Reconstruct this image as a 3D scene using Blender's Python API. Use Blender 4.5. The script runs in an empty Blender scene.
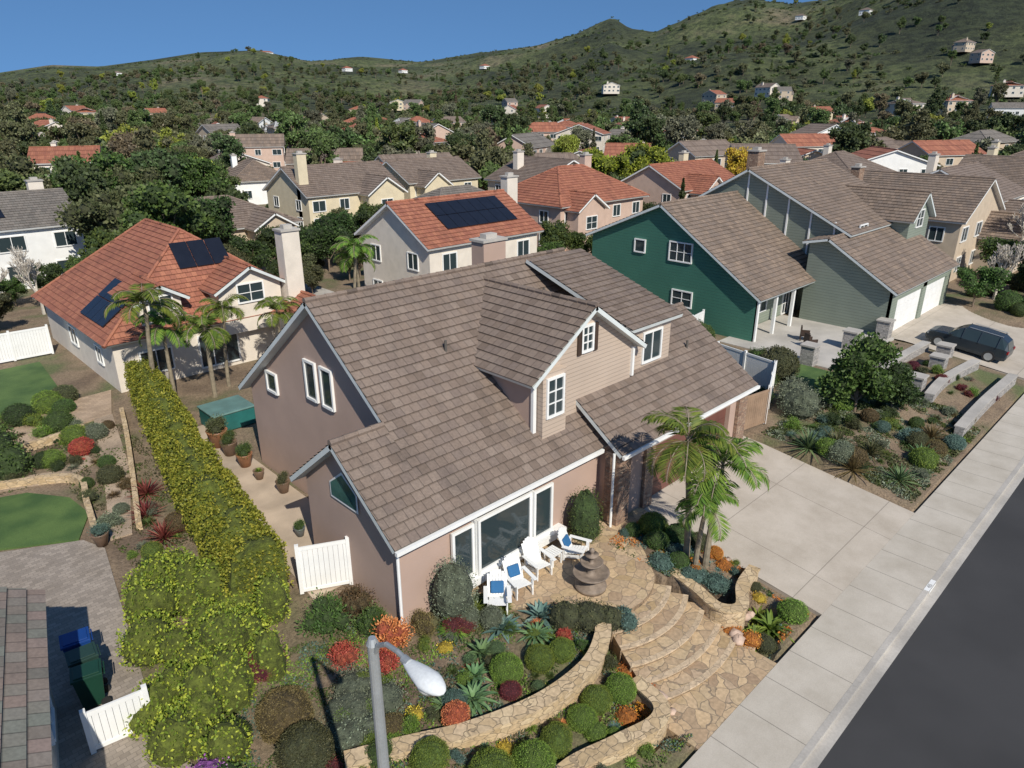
import bpy,math,random
import numpy as np
from math import sin,cos,tan,pi,radians,sqrt,atan2
from mathutils import Vector,Matrix,noise
random.seed(7); rng=np.random.default_rng(7)
scn=bpy.context.scene; COL=scn.collection
U=random.uniform
# ------------------------------------------------------------ materials
def nm(name):
    m=bpy.data.materials.new(name); m.use_nodes=True
    nt=m.node_tree; b=nt.nodes["Principled BSDF"]; return m,nt,b
def N(nt,t): return nt.nodes.new(t)
def c4(c): return (c[0],c[1],c[2],1)
def sc(c,k): return tuple(min(1,max(0,x*k)) for x in c)
def ramp(nt,stops,interp='LINEAR'):
    r=nt.nodes.new("ShaderNodeValToRGB"); e=r.color_ramp.elements
    r.color_ramp.interpolation=interp
    while len(e)<len(stops): e.new(0.5)
    for i,(p,c) in enumerate(stops): e[i].position=p; e[i].color=c4(c)
    return r
def mixc(nt,blend='MIX',fac=.5):
    n=nt.nodes.new("ShaderNodeMix"); n.data_type='RGBA'; n.blend_type=blend; n.inputs[0].default_value=fac; return n
def math_(nt,op,a=None,b=None):
    n=nt.nodes.new("ShaderNodeMath"); n.operation=op
    for i,x in enumerate((a,b)):
        if x is None: continue
        if isinstance(x,(int,float)): n.inputs[i].default_value=x
        else: nt.links.new(x,n.inputs[i])
    return n.outputs[0]
def addbump(nt,b,h,st=.3,dist=.02):
    bm=N(nt,"ShaderNodeBump"); bm.inputs['Strength'].default_value=st; bm.inputs['Distance'].default_value=dist
    nt.links.new(h,bm.inputs['Height']); nt.links.new(bm.outputs[0],b.inputs['Normal'])
def mat(name,col,rough=.8,var=.15,scale=1.5,col2=None,fine=25,fvar=.12,bump=0,bdist=.01,metal=0):
    m,nt,b=nm(name); L=nt.links
    tc=N(nt,"ShaderNodeTexCoord")
    n1=N(nt,"ShaderNodeTexNoise"); n1.inputs['Scale'].default_value=scale; n1.inputs['Detail'].default_value=5
    L.new(tc.outputs['Object'],n1.inputs['Vector'])
    c2=col2 or sc(col,1+var)
    r=ramp(nt,[(.35,sc(col,1-var)),(.65,c2)]); L.new(n1.outputs[0],r.inputs[0])
    n2=N(nt,"ShaderNodeTexNoise"); n2.inputs['Scale'].default_value=fine; n2.inputs['Detail'].default_value=3
    L.new(tc.outputs['Object'],n2.inputs['Vector'])
    r2=ramp(nt,[(.3,(1-fvar,)*3),(.7,(1+0,)*3)]); L.new(n2.outputs[0],r2.inputs[0])
    mx=mixc(nt,'MULTIPLY',1); L.new(r.outputs[0],mx.inputs[6]); L.new(r2.outputs[0],mx.inputs[7])
    L.new(mx.outputs[2],b.inputs['Base Color'])
    b.inputs['Roughness'].default_value=rough; b.inputs['Metallic'].default_value=metal
    if bump: addbump(nt,b,n2.outputs[0],bump,bdist)
    return m
def tile_mat(name,cols,w=.34,groove=.45,stain=.35):
    m,nt,b=nm(name); L=nt.links
    uv=N(nt,"ShaderNodeUVMap"); s=N(nt,"ShaderNodeSeparateXYZ"); L.new(uv.outputs[0],s.inputs[0])
    row=math_(nt,'FLOOR',s.outputs[1]); half=math_(nt,'MULTIPLY',row,.5)
    uu=math_(nt,'ADD',math_(nt,'DIVIDE',s.outputs[0],w),half)
    colm=math_(nt,'FLOOR',uu); fr=math_(nt,'FRACT',uu)
    cb=N(nt,"ShaderNodeCombineXYZ"); L.new(colm,cb.inputs[0]); L.new(row,cb.inputs[1])
    wn=N(nt,"ShaderNodeTexWhiteNoise"); wn.noise_dimensions='2D'; L.new(cb.outputs[0],wn.inputs['Vector'])
    k=len(cols); r=ramp(nt,[(i/(k-1),c) for i,c in enumerate(cols)]); L.new(wn.outputs[0],r.inputs[0])
    g=math_(nt,'ABSOLUTE',math_(nt,'SUBTRACT',fr,.5)); g=math_(nt,'GREATER_THAN',g,.46)
    fv=math_(nt,'FRACT',s.outputs[1])
    row_shade=math_(nt,'GREATER_THAN',fv,.86)  # row shadow under the next course, painted in as a dark line
    gm=math_(nt,'SUBTRACT',1.0,math_(nt,'MULTIPLY',g,groove))
    gm2=math_(nt,'MULTIPLY',gm,math_(nt,'SUBTRACT',1.0,math_(nt,'MULTIPLY',row_shade,.3)))
    tc=N(nt,"ShaderNodeTexCoord"); n1=N(nt,"ShaderNodeTexNoise"); n1.inputs['Scale'].default_value=.45; n1.inputs['Detail'].default_value=8; n1.inputs['Roughness'].default_value=.72
    mp=N(nt,"ShaderNodeMapping"); mp.inputs['Scale'].default_value=(1.6,.7,.7); L.new(tc.outputs['Object'],mp.inputs[0])
    L.new(mp.outputs[0],n1.inputs['Vector'])
    r2=ramp(nt,[(.3,(1-stain,)*3),(.5,(.92,.9,.88)),(.7,(1.0,)*3)]); L.new(n1.outputs[0],r2.inputs[0])
    mx=mixc(nt,'MULTIPLY',1); L.new(r.outputs[0],mx.inputs[6]); L.new(r2.outputs[0],mx.inputs[7])
    n3=N(nt,"ShaderNodeTexNoise"); n3.inputs['Scale'].default_value=14; n3.inputs['Detail'].default_value=3; L.new(tc.outputs['Object'],n3.inputs['Vector'])
    r3=ramp(nt,[(.3,(.8,)*3),(.7,(1.05,)*3)]); L.new(n3.outputs[0],r3.inputs[0])
    m4=mixc(nt,'MULTIPLY',1); L.new(mx.outputs[2],m4.inputs[6]); L.new(r3.outputs[0],m4.inputs[7])
    cg=N(nt,"ShaderNodeCombineXYZ"); [L.new(gm2,cg.inputs[i]) for i in range(3)]
    m2=mixc(nt,'MULTIPLY',1); L.new(m4.outputs[2],m2.inputs[6]); L.new(cg.outputs[0],m2.inputs[7])
    L.new(m2.outputs[2],b.inputs['Base Color']); b.inputs['Roughness'].default_value=.8
    addbump(nt,b,gm,.5,.02)
    return m
def stone_mat(name,cols,scale=1.8,grout=(.2,.17,.13),gw=.04,bump=.5,stretch=(1,1,1)):
    m,nt,b=nm(name); L=nt.links
    tc=N(nt,"ShaderNodeTexCoord"); mp=N(nt,"ShaderNodeMapping"); mp.inputs['Scale'].default_value=stretch
    L.new(tc.outputs['Object'],mp.inputs[0])
    nz=N(nt,"ShaderNodeTexNoise"); nz.inputs['Scale'].default_value=2.5; L.new(mp.outputs[0],nz.inputs['Vector'])
    ad=mixc(nt,'ADD',.25); L.new(mp.outputs[0],ad.inputs[6]); L.new(nz.outputs[1],ad.inputs[7])
    v=N(nt,"ShaderNodeTexVoronoi"); v.inputs['Scale'].default_value=scale; L.new(ad.outputs[2],v.inputs['Vector'])
    e=N(nt,"ShaderNodeTexVoronoi"); e.feature='DISTANCE_TO_EDGE'; e.inputs['Scale'].default_value=scale; L.new(ad.outputs[2],e.inputs['Vector'])
    sp=N(nt,"ShaderNodeSeparateColor"); L.new(v.outputs['Color'],sp.inputs[0])
    k=len(cols); r=ramp(nt,[(i/(k-1),c) for i,c in enumerate(cols)]); L.new(sp.outputs[0],r.inputs[0])
    n2=N(nt,"ShaderNodeTexNoise"); n2.inputs['Scale'].default_value=9; n2.inputs['Detail'].default_value=5; L.new(tc.outputs['Object'],n2.inputs['Vector'])
    r2=ramp(nt,[(.3,(.75,)*3),(.7,(1.1,)*3)]); L.new(n2.outputs[0],r2.inputs[0])
    mu=mixc(nt,'MULTIPLY',1); L.new(r.outputs[0],mu.inputs[6]); L.new(r2.outputs[0],mu.inputs[7])
    ge=ramp(nt,[(gw*.5,(0,0,0)),(gw,(1,1,1))]); L.new(e.outputs['Distance'],ge.inputs[0])
    mx=mixc(nt); L.new(ge.outputs[0],mx.inputs[0]); mx.inputs[6].default_value=c4(grout); L.new(mu.outputs[2],mx.inputs[7])
    L.new(mx.outputs[2],b.inputs['Base Color']); b.inputs['Roughness'].default_value=.85
    addbump(nt,b,ge.outputs[0],bump,.03)
    return m
def grid_mat(name,col,w,h,groove=.55,gw=.012,var=.1,rowvar=0,off=0,fine=30):
    m,nt,b=nm(name); L=nt.links
    tc=N(nt,"ShaderNodeTexCoord"); br=N(nt,"ShaderNodeTexBrick"); L.new(tc.outputs['Object'],br.inputs['Vector'])
    br.inputs['Scale'].default_value=1; br.inputs['Brick Width'].default_value=w; br.inputs['Row Height'].default_value=h
    br.inputs['Mortar Size'].default_value=gw; br.offset=off
    br.inputs['Color1'].default_value=c4(sc(col,1-rowvar)); br.inputs['Color2'].default_value=c4(sc(col,1+rowvar)); br.inputs['Mortar'].default_value=c4(sc(col,groove))
    n1=N(nt,"ShaderNodeTexNoise"); n1.inputs['Scale'].default_value=.7; n1.inputs['Detail'].default_value=8; n1.inputs['Roughness'].default_value=.65
    L.new(tc.outputs['Object'],n1.inputs['Vector'])
    r=ramp(nt,[(.3,(1-var*1.6,1-var*1.7,1-var*1.9)),(.65,(1,1,1))]); L.new(n1.outputs[0],r.inputs[0])
    mu=mixc(nt,'MULTIPLY',1); L.new(br.outputs[0],mu.inputs[6]); L.new(r.outputs[0],mu.inputs[7])
    n2=N(nt,"ShaderNodeTexNoise"); n2.inputs['Scale'].default_value=fine; L.new(tc.outputs['Object'],n2.inputs['Vector'])
    r2=ramp(nt,[(.3,(.88,)*3),(.7,(1,)*3)]); L.new(n2.outputs[0],r2.inputs[0])
    m3=mixc(nt,'MULTIPLY',1); L.new(mu.outputs[2],m3.inputs[6]); L.new(r2.outputs[0],m3.inputs[7])
    L.new(m3.outputs[2],b.inputs['Base Color']); b.inputs['Roughness'].default_value=.85
    return m
COREOF={}
def foliage(name,c,c2=None,scale=1.2,transl=.25,rough=.55,k=1.3,lo=.6):
    m,nt,b=nm(name); L=nt.links; c2=c2 or sc(c,1.7); c=sc(c,k); c2=sc(c2,k)
    g=N(nt,"ShaderNodeNewGeometry"); tc=N(nt,"ShaderNodeTexCoord"); oi=N(nt,"ShaderNodeObjectInfo")
    n1=N(nt,"ShaderNodeTexNoise"); n1.inputs['Scale'].default_value=scale; L.new(tc.outputs['Object'],n1.inputs['Vector'])
    a=math_(nt,'ADD',math_(nt,'MULTIPLY',g.outputs['Random Per Island'],.55),math_(nt,'MULTIPLY',n1.outputs[0],.6))
    r=ramp(nt,[(.15,sc(c,lo)),(.5,c),(.9,c2)]); L.new(a,r.inputs[0])
    hs=N(nt,"ShaderNodeHueSaturation"); L.new(r.outputs[0],hs.inputs['Color'])
    L.new(math_(nt,'ADD',math_(nt,'MULTIPLY',oi.outputs['Random'],.05),.475),hs.inputs['Hue'])
    L.new(math_(nt,'ADD',math_(nt,'MULTIPLY',oi.outputs['Random'],.5),.75),hs.inputs['Value'])
    L.new(hs.outputs[0],b.inputs['Base Color']); b.inputs['Roughness'].default_value=rough
    b.inputs['Specular IOR Level'].default_value=.25
    if transl:
        tr=N(nt,"ShaderNodeBsdfTranslucent"); L.new(hs.outputs[0],tr.inputs[0])
        ms=N(nt,"ShaderNodeMixShader"); ms.inputs[0].default_value=transl
        L.new(b.outputs[0],ms.inputs[1]); L.new(tr.outputs[0],ms.inputs[2])
        L.new(ms.outputs[0],nt.nodes["Material Output"].inputs[0])
    COREOF[m.name]=mat(name+'_core',sc(c,.55 if transl else .7),.95,.35,5,fine=18,fvar=.4,bump=.8,bdist=.05)  # leaf colour darkened: shade inside the foliage painted into the core
    return m
# ------------------------------------------------------------ mesh builder
class MB:
    def __init__(s): s.v=[];s.f=[];s.m=[];s.u=[]
    def face(s,pts,mi=0,uv=None):
        n=len(s.v); s.v+=[tuple(p) for p in pts]; s.f.append(tuple(range(n,n+len(pts)))); s.m.append(mi); s.u.append(uv)
    def box(s,x0,x1,y0,y1,z0,z1,mi=0,M=None):
        P=[Vector(p) for p in ((x0,y0,z0),(x1,y0,z0),(x1,y1,z0),(x0,y1,z0),(x0,y0,z1),(x1,y0,z1),(x1,y1,z1),(x0,y1,z1))]
        if M: P=[M@p for p in P]
        n=len(s.v); s.v+=[tuple(p) for p in P]
        for q in ((0,3,2,1),(4,5,6,7),(0,1,5,4),(1,2,6,5),(2,3,7,6),(3,0,4,7)):
            s.f.append(tuple(n+i for i in q)); s.m.append(mi); s.u.append(None)
    def cyl(s,p0,p1,r0,r1,n=8,mi=0,cap=True):
        p0=Vector(p0);p1=Vector(p1);d=(p1-p0).normalized(); a=d.orthogonal().normalized(); b=d.cross(a)
        k=len(s.v)
        for p,r in((p0,r0),(p1,r1)):
            for i in range(n):
                t=2*pi*i/n; s.v.append(tuple(p+a*cos(t)*r+b*sin(t)*r))
        for i in range(n):
            j=(i+1)%n; s.f.append((k+i,k+j,k+n+j,k+n+i)); s.m.append(mi); s.u.append(None)
        if cap:
            s.f.append(tuple(k+n+i for i in range(n))); s.m.append(mi); s.u.append(None)
            s.f.append(tuple(k+n-1-i for i in range(n))); s.m.append(mi); s.u.append(None)
    def lathe(s,prof,n=24,mi=0,c=(0,0,0)):
        k=len(s.v)
        for r,z in prof:
            for i in range(n):
                t=2*pi*i/n; s.v.append((c[0]+r*cos(t),c[1]+r*sin(t),c[2]+z))
        for a in range(len(prof)-1):
            for i in range(n):
                j=(i+1)%n; s.f.append((k+a*n+i,k+a*n+j,k+(a+1)*n+j,k+(a+1)*n+i)); s.m.append(mi); s.u.append(None)
    def prism(s,pts,z0,z1,mi=0,mside=None):
        ms=mi if mside is None else mside
        s.face([(p[0],p[1],z1) for p in pts],mi)
        for i in range(len(pts)):
            a=pts[i];b=pts[(i+1)%len(pts)]
            s.face([(a[0],a[1],z0),(b[0],b[1],z0),(b[0],b[1],z1),(a[0],a[1],z1)],ms)
    def obj(s,name,mats,parent=None,off=(0,0,0),loc=(0,0,0),rot=(0,0,0),smooth=False,bevel=0):
        me=bpy.data.meshes.new(name)
        o3=off
        me.from_pydata([(x-o3[0],y-o3[1],z-o3[2]) for x,y,z in s.v],[],s.f)
        for m in mats: me.materials.append(m)
        me.polygons.foreach_set('material_index',s.m)
        if any(u is not None for u in s.u):
            L=me.uv_layers.new(name='UVMap'); arr=[]
            for f,u in zip(s.f,s.u):
                if u is None: arr+= [0.0,0.0]*len(f)
                else:
                    for q in u: arr+=[q[0],q[1]]
            L.data.foreach_set('uv',arr)
        if smooth: me.polygons.foreach_set('use_smooth',[True]*len(s.f))
        me.update()
        ob=bpy.data.objects.new(name,me); COL.objects.link(ob)
        if parent: ob.parent=parent
        ob.location=loc; ob.rotation_euler=rot
        if bevel:
            bv=ob.modifiers.new('b','BEVEL'); bv.width=bevel; bv.segments=2; bv.limit_method='ANGLE'
        return ob
def empty(name,loc=(0,0,0),rz=0):
    e=bpy.data.objects.new(name,None); COL.objects.link(e); e.location=loc; e.rotation_euler=(0,0,rz); e.empty_display_size=.5; return e
def inst(name,me,loc,rz=0,s=1,parent=None,mats=None,tilt=(0,0)):
    ob=bpy.data.objects.new(name,me); COL.objects.link(ob); ob.location=loc; ob.rotation_euler=(tilt[0],tilt[1],rz)
    ob.scale=(s,s,s) if isinstance(s,(int,float)) else s
    if parent: ob.parent=parent
    if mats:
        for i,m in mats.items():
            ob.material_slots[i].link='OBJECT'; ob.material_slots[i].material=m
            if i==0:
                for k,mm in enumerate(me.materials):
                    if mm.name.startswith('shrub_core'): ob.material_slots[k].link='OBJECT'; ob.material_slots[k].material=COREOF.get(m.name,mm)
    return ob
# ------------------------------------------------------------ palette
TILE_B=tile_mat('brown_roof_tile',[(.175,.132,.105),(.228,.174,.140),(.25,.196,.16),(.198,.153,.128),(.238,.182,.145)],w=.34)
TILE_G=tile_mat('grey_brown_roof_tile',[(.19,.145,.112),(.26,.195,.15),(.21,.165,.135),(.30,.225,.17)],w=.36)
TILE_R=tile_mat('terracotta_roof_tile',[(.34,.125,.075),(.42,.17,.10),(.30,.11,.07),(.39,.15,.09)],w=.3,stain=.35)
TILE_GR=tile_mat('grey_roof_tile',[(.16,.145,.13),(.23,.205,.18),(.19,.175,.155)],w=.4)
TILE_N=tile_mat('mottled_roof_tile',[(.19,.18,.155),(.28,.215,.18),(.21,.225,.19),(.30,.23,.2)],w=.36)
STUCCO=mat('pinkish_stucco',(.44,.315,.255),.9,.06,.6,fine=60,fvar=.08,bump=.3,bdist=.01)
def lap_siding(name,col,h=.16):
    m=mat(name,col,.75,.04,.8,fine=40,fvar=.06); nt=m.node_tree; b=nt.nodes["Principled BSDF"]
    g=N(nt,"ShaderNodeNewGeometry"); s=N(nt,"ShaderNodeSeparateXYZ"); nt.links.new(g.outputs['Position'],s.inputs[0])
    f=math_(nt,'FRACT',math_(nt,'DIVIDE',s.outputs[2],h)); addbump(nt,b,f,.8,.03)
    e=math_(nt,'SUBTRACT',1.0,math_(nt,'MULTIPLY',math_(nt,'LESS_THAN',f,.13),.35))
    src=b.inputs['Base Color'].links[0].from_socket; cb=N(nt,"ShaderNodeCombineXYZ"); [nt.links.new(e,cb.inputs[i]) for i in range(3)]
    mx=mixc(nt,'MULTIPLY',1); nt.links.new(src,mx.inputs[6]); nt.links.new(cb.outputs[0],mx.inputs[7]); nt.links.new(mx.outputs[2],b.inputs['Base Color']); return m
SIDING=lap_siding('beige_lap_siding',(.55,.44,.35))
WHITE=mat('white_paint',(.78,.78,.76),.5,.04,fvar=.03)
FASC=mat('pale_grey_fascia',(.62,.66,.65),.6,.06,fvar=.04)
GLASS,_nt,_b=nm('window_glass'); _b.inputs['Base Color'].default_value=(.03,.045,.05,1); _b.inputs['Roughness'].default_value=.06
GLASS2=mat('teal_window_glass',(.05,.13,.12),.15,.3,2)
GARD=mat('brown_garage_door',(.15,.06,.045),.55,.1)
DARKW=mat('dark_wood',(.05,.03,.02),.6,.2)
BRICK=stone_mat('ledge_stone',[(.2,.11,.075),(.34,.22,.15),(.26,.16,.11),(.42,.3,.21)],5,(.18,.14,.11),.06,stretch=(1,1,2.2))
GREEN=lap_siding('green_lap_siding',(.06,.205,.145),.2)
GGREY=lap_siding('sage_siding',(.25,.29,.235),.2)
CREAM=mat('cream_stucco',(.66,.57,.40),.9,.06)
BEIGE=mat('beige_stucco',(.54,.44,.33),.9,.06)
OFFW=mat('offwhite_stucco',(.70,.63,.54),.9,.06)
PINKST=mat('pink_stucco',(.56,.41,.33),.9,.06)
CONC=grid_mat('driveway_concrete',(.50,.44,.37),4.4,3.65,.55,.014,.14)
WALK=grid_mat('sidewalk_concrete',(.54,.49,.42),1.5,20,.5,.014,.14)
KERB=mat('kerb_concrete',(.44,.41,.37),.85,.15,.6,fine=15,fvar=.15)
ASPH=mat('asphalt',(.046,.045,.046),.85,.18,.25,fine=60,fvar=.35,bump=.3,bdist=.01)
FLAG=stone_mat('flagstone',[(.40,.28,.15),(.52,.39,.24),(.36,.25,.16),(.58,.42,.25),(.45,.33,.22)],2.5,(.25,.19,.13),.03,.4)
NOSE=stone_mat('bullnose_stone',[(.50,.38,.25),(.60,.46,.31),(.45,.34,.23)],3.2,(.3,.23,.16),.03,.3)
RISER=stone_mat('riser_stone',[(.22,.15,.09),(.3,.21,.13),(.26,.18,.11)],4,(.12,.09,.06),.05,.5,stretch=(1,1,2))
WSTONE=stone_mat('tan_ledgestone_wall',[(.44,.32,.18),(.58,.44,.28),(.5,.36,.2),(.62,.48,.3)],3.4,(.32,.24,.15),.045,.6,stretch=(1,1,2))
PAVER=grid_mat('grey_paver',(.34,.29,.245),.22,.14,.7,.008,.15,.18,.5)
TPAVER=grid_mat('tan_paver',(.46,.34,.24),.3,.2,.7,.008,.15,.15,.5)
GREYST=stone_mat('grey_block_wall',[(.26,.25,.24),(.36,.34,.32),(.42,.39,.36)],4,(.18,.17,.16),.05,.5,stretch=(1,1,2))
METAL=mat('galvanised_metal',(.46,.48,.48),.45,.08,metal=.5)
BARK=mat('bark',(.2,.15,.11),.9,.25,4)
PALEB=mat('pale_bark',(.55,.5,.43),.8,.15,4)
PTRUNK=mat('palm_trunk_bark',(.24,.2,.14),.8,.25,5)
LAWN=mat('lawn_grass',(.075,.165,.04),.9,.3,.7,col2=(.12,.20,.05),fine=40,fvar=.45,bump=.6,bdist=.03)
GRAVEL=mat('gravel',(.42,.32,.23),.95,.2,.8,fine=22,fvar=.4,bump=.5,bdist=.02)
PANEL=mat('panel_dark',(.012,.014,.022),.22,.1)
# ------------------------------------------------------------ terrain height
def sm(a,b,x):
    t=min(1,max(0,(x-a)/(b-a))); return t*t*(3-2*t)
YS=[6.3,7.4,8.8,10.2,11.2]; ZS=[-.95,-.8,-.5,-.1,-.04]
CAM=(0,0,14.5); AZ=radians(45.5); TH=radians(21.45); FOC=710
SKY=[(-300,92),(-60,84),(0,72),(50,64),(100,66),(150,60),(200,52),(260,50),(310,62),(360,56),(420,62),(480,52),(540,46),(575,36),(600,24),(613,19),(630,30),(655,33),(690,18),(720,6),(750,2),(790,9),(840,4),(900,-14),(1000,-40),(1200,-60),(1500,-20)]
SKA=[]
for x,y in SKY:
    F=FOC*cos(TH)+(384-y)*sin(TH); Z=-FOC*sin(TH)+(384-y)*cos(TH); R=x-512
    SKA.append((atan2(R,F),Z/sqrt(F*F+R*R)))
SA=[a for a,_ in SKA]; SE=[e for _,e in SKA]
def azof(x,y):
    az=AZ-atan2(y,x)
    while az>pi: az-=2*pi
    while az<-pi: az+=2*pi
    return az
def hill(x,y):
    r=sqrt(x*x+y*y)
    if r<260: return 0
    az=azof(x,y)
    e=float(np.interp(az,SA,SE)); D=2300-900*sm(-.35,.45,az)
    if az<-.9 or az>1.0: e*=.8
    top=14.5+D*e
    t=min(1,max(0,(r-(420-100*sm(0,.5,az)))/(D-420)))
    n=noise.fractal(Vector((x/420,y/420,3.1)),1.0,2.1,5)
    rd=1-abs(noise.noise(Vector((x/330,y/330,9))))*2
    base=top*(t**1.25 if t<1 else 1-sm(D,D*2.0,r)*.7)
    return base+ top*.42*(n*.6+(rd-.5)*.4)*sin(pi*min(1,t))**.8*(0.4+.6*t)
def ramp_z(y): return -.9+.85*min(1,max(0,(y-6.3)/7.4))
def zt(x,y):
    if y<6.35: return -1.2
    z=float(np.interp(y,YS,ZS))
    if 19.9<x<29.6 and y<14.6: z=min(z,ramp_z(y)-.14)
    if 49.5<x<63 and y<15.6: z=min(z,ramp_z(y)-.16)
    dx,dy=x-15.6,y-12.6; d=sqrt(dx*dx+dy*dy); a=math.degrees(atan2(dy,dx))
    if d<6.4 and -124<a<-54 and d>2.2: z=min(z,-1.15)
    return z
def gz(x,y):
    r=sqrt(x*x+y*y)
    return hill(x,y) if r>260 else zt(x,y)
def axis(core0,core1,step,lo,hi,g=1.12):
    a=list(np.arange(core0,core1+1e-6,step)); s=step; v=core1
    while v<hi: s*=g; v+=s; a.append(v)
    s=step; v=core0; b=[]
    while v>lo: s*=g; v-=s; b.append(v)
    return b[::-1]+a
xs=axis(-1,32,.3,-3500,4500); ys=axis(6.0,16,.25,-3500,4500)
nx=len(xs); V=[]
for y in ys:
    for x in xs:
        r=sqrt(x*x+y*y); z=zt(x,y)
        if r>330: z=-4
        V.append((x,y,z))
fs=[]
for j in range(len(ys)-1):
    for i in range(nx-1):
        k=j*nx+i; fs.append((k,k+1,k+nx+1,k+nx))
me=bpy.data.meshes.new('ground'); me.from_pydata(V,[],fs)
def ground_mat():
    m,nt,b=nm('ground_soil'); L=nt.links; g=N(nt,"ShaderNodeNewGeometry")
    n1=N(nt,"ShaderNodeTexNoise"); n1.inputs['Scale'].default_value=.3; n1.inputs['Detail'].default_value=8; L.new(g.outputs['Position'],n1.inputs['Vector'])
    r=ramp(nt,[(.36,(.17,.12,.08)),(.48,(.26,.19,.125)),(.56,(.19,.15,.09)),(.66,(.12,.14,.055))]); L.new(n1.outputs[0],r.inputs[0])
    n2=N(nt,"ShaderNodeTexNoise"); n2.inputs['Scale'].default_value=12; n2.inputs['Detail'].default_value=5; n2.inputs['Roughness'].default_value=.7; L.new(g.outputs['Position'],n2.inputs['Vector'])
    r2=ramp(nt,[(.35,(.5,.5,.5)),(.65,(1.15,1.15,1.15))]); L.new(n2.outputs[0],r2.inputs[0])
    mu=mixc(nt,'MULTIPLY',1); L.new(r.outputs[0],mu.inputs[6]); L.new(r2.outputs[0],mu.inputs[7])
    L.new(mu.outputs[2],b.inputs['Base Color']); b.inputs['Roughness'].default_value=.95
    addbump(nt,b,n2.outputs[0],.7,.05); return m
me.materials.append(ground_mat()); COL.objects.link(bpy.data.objects.new('ground',me))
def hills_mat():
    m,nt,b=nm('chaparral'); L=nt.links; g=N(nt,"ShaderNodeNewGeometry")
    n1=N(nt,"ShaderNodeTexNoise"); n1.inputs['Scale'].default_value=.006; n1.inputs['Detail'].default_value=10; n1.inputs['Roughness'].default_value=.62; L.new(g.outputs['Position'],n1.inputs['Vector'])
    r=ramp(nt,[(.38,(.042,.055,.024)),(.46,(.075,.088,.036)),(.53,(.11,.135,.05)),(.60,(.15,.15,.075)),(.68,(.23,.19,.12))]); L.new(n1.outputs[0],r.inputs[0])
    v=N(nt,"ShaderNodeTexNoise"); v.inputs['Scale'].default_value=.11; v.inputs['Detail'].default_value=7; v.inputs['Roughness'].default_value=.75; L.new(g.outputs['Position'],v.inputs['Vector'])
    r2=ramp(nt,[(.42,(.38,.42,.38)),(.56,(1.1,1.1,1.05))]); L.new(v.outputs[0],r2.inputs[0])
    mu=mixc(nt,'MULTIPLY',1); L.new(r.outputs[0],mu.inputs[6]); L.new(r2.outputs[0],mu.inputs[7])
    L.new(mu.outputs[2],b.inputs['Base Color']); b.inputs['Roughness'].default_value=.95
    addbump(nt,b,v.outputs[0],1,7); return m
na,nr=460,100; V=[];fs=[]
for i in range(na+1):
    a=radians(-40+190*i/na)
    for j in range(nr+1):
        r=300*(14**(j/nr)); x,y=r*cos(a),r*sin(a)
        V.append((x,y,hill(x,y)-.3))
for i in range(na):
    for j in range(nr):
        k=i*(nr+1)+j; fs.append((k,k+1,k+nr+2,k+nr+1))
me=bpy.data.meshes.new('hills'); me.from_pydata(V,[],fs); me.materials.append(hills_mat())
me.polygons.foreach_set('use_smooth',[True]*len(fs)); COL.objects.link(bpy.data.objects.new('hills',me))
# ------------------------------------------------------------ street
def slab(name,pts,z0,z1,mt,side=None,**k):
    m=MB(); m.prism(pts,z0,z1,0,1 if side else 0); return m.obj(name,[mt]+([side] if side else []),**k)
slab('road',[(-120,-7),(400,-7),(400,3.96),(-120,3.96)],-1.3,-1.05,ASPH)
slab('gutter',[(-120,3.96),(400,3.96),(400,4.25),(-120,4.25)],-1.3,-1.042,KERB)
slab('kerb',[(-120,4.25),(400,4.25),(400,4.42),(-120,4.42)],-1.3,-.9,KERB)
slab('sidewalk',[(-120,4.42),(400,4.42),(400,6.3),(-120,6.3)],-1.3,-.904,WALK)
slab('sidewalk',[(-120,-9.2),(400,-9.2),(400,-7.2),(-120,-7.2)],-1.3,-.904,WALK)
slab('kerb',[(-120,-7.2),(400,-7.2),(400,-7),(-120,-7)],-1.3,-.9,KERB)
m=MB(); m.face([(24.1,4.24,-1.03),(24.8,4.24,-1.03),(24.8,4.24,-.91),(24.1,4.24,-.91)],0)
m.face([(24.05,4.255,-.896),(24.85,4.255,-.896),(24.85,4.415,-.896),(24.05,4.415,-.896)],0)
ad=m.obj('kerb_address_marking',[WHITE])
tcu=bpy.data.curves.new('digits','FONT'); tcu.body='435'; tcu.size=.17; tcu.materials.append(ASPH)
to=bpy.data.objects.new('digits',tcu); COL.objects.link(to); to.location=(24.27,4.275,-.892); to.parent=ad
slab('utility_cover',[(11.6,4.95),(12.2,4.95),(12.2,5.4),(11.6,5.4)],-1,-.899,mat('cover_iron',(.2,.18,.16),.7))
def ramp_slab(name,x0,x1,y0,y1,mt):
    m=MB(); z0,z1=ramp_z(y0),ramp_z(y1)
    n=6
    for i in range(n):
        a=y0+(y1-y0)*i/n;b=y0+(y1-y0)*(i+1)/n; za,zb=ramp_z(a),ramp_z(b)
        m.face([(x0,a,za),(x1,a,za),(x1,b,zb),(x0,b,zb)])
    m.face([(x0,y0,z0-.3),(x0,y1,z1-.3),(x0,y1,z1),(x0,y0,z0)]); m.face([(x1,y0,z0-.3),(x1,y1,z1-.3),(x1,y1,z1),(x1,y0,z0)])
    return m.obj(name,[mt])
ramp_slab('driveway',20.3,29.1,6.3,14.3,CONC)
ramp_slab('driveway',50,62.6,6.3,15.3,CONC)
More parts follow.
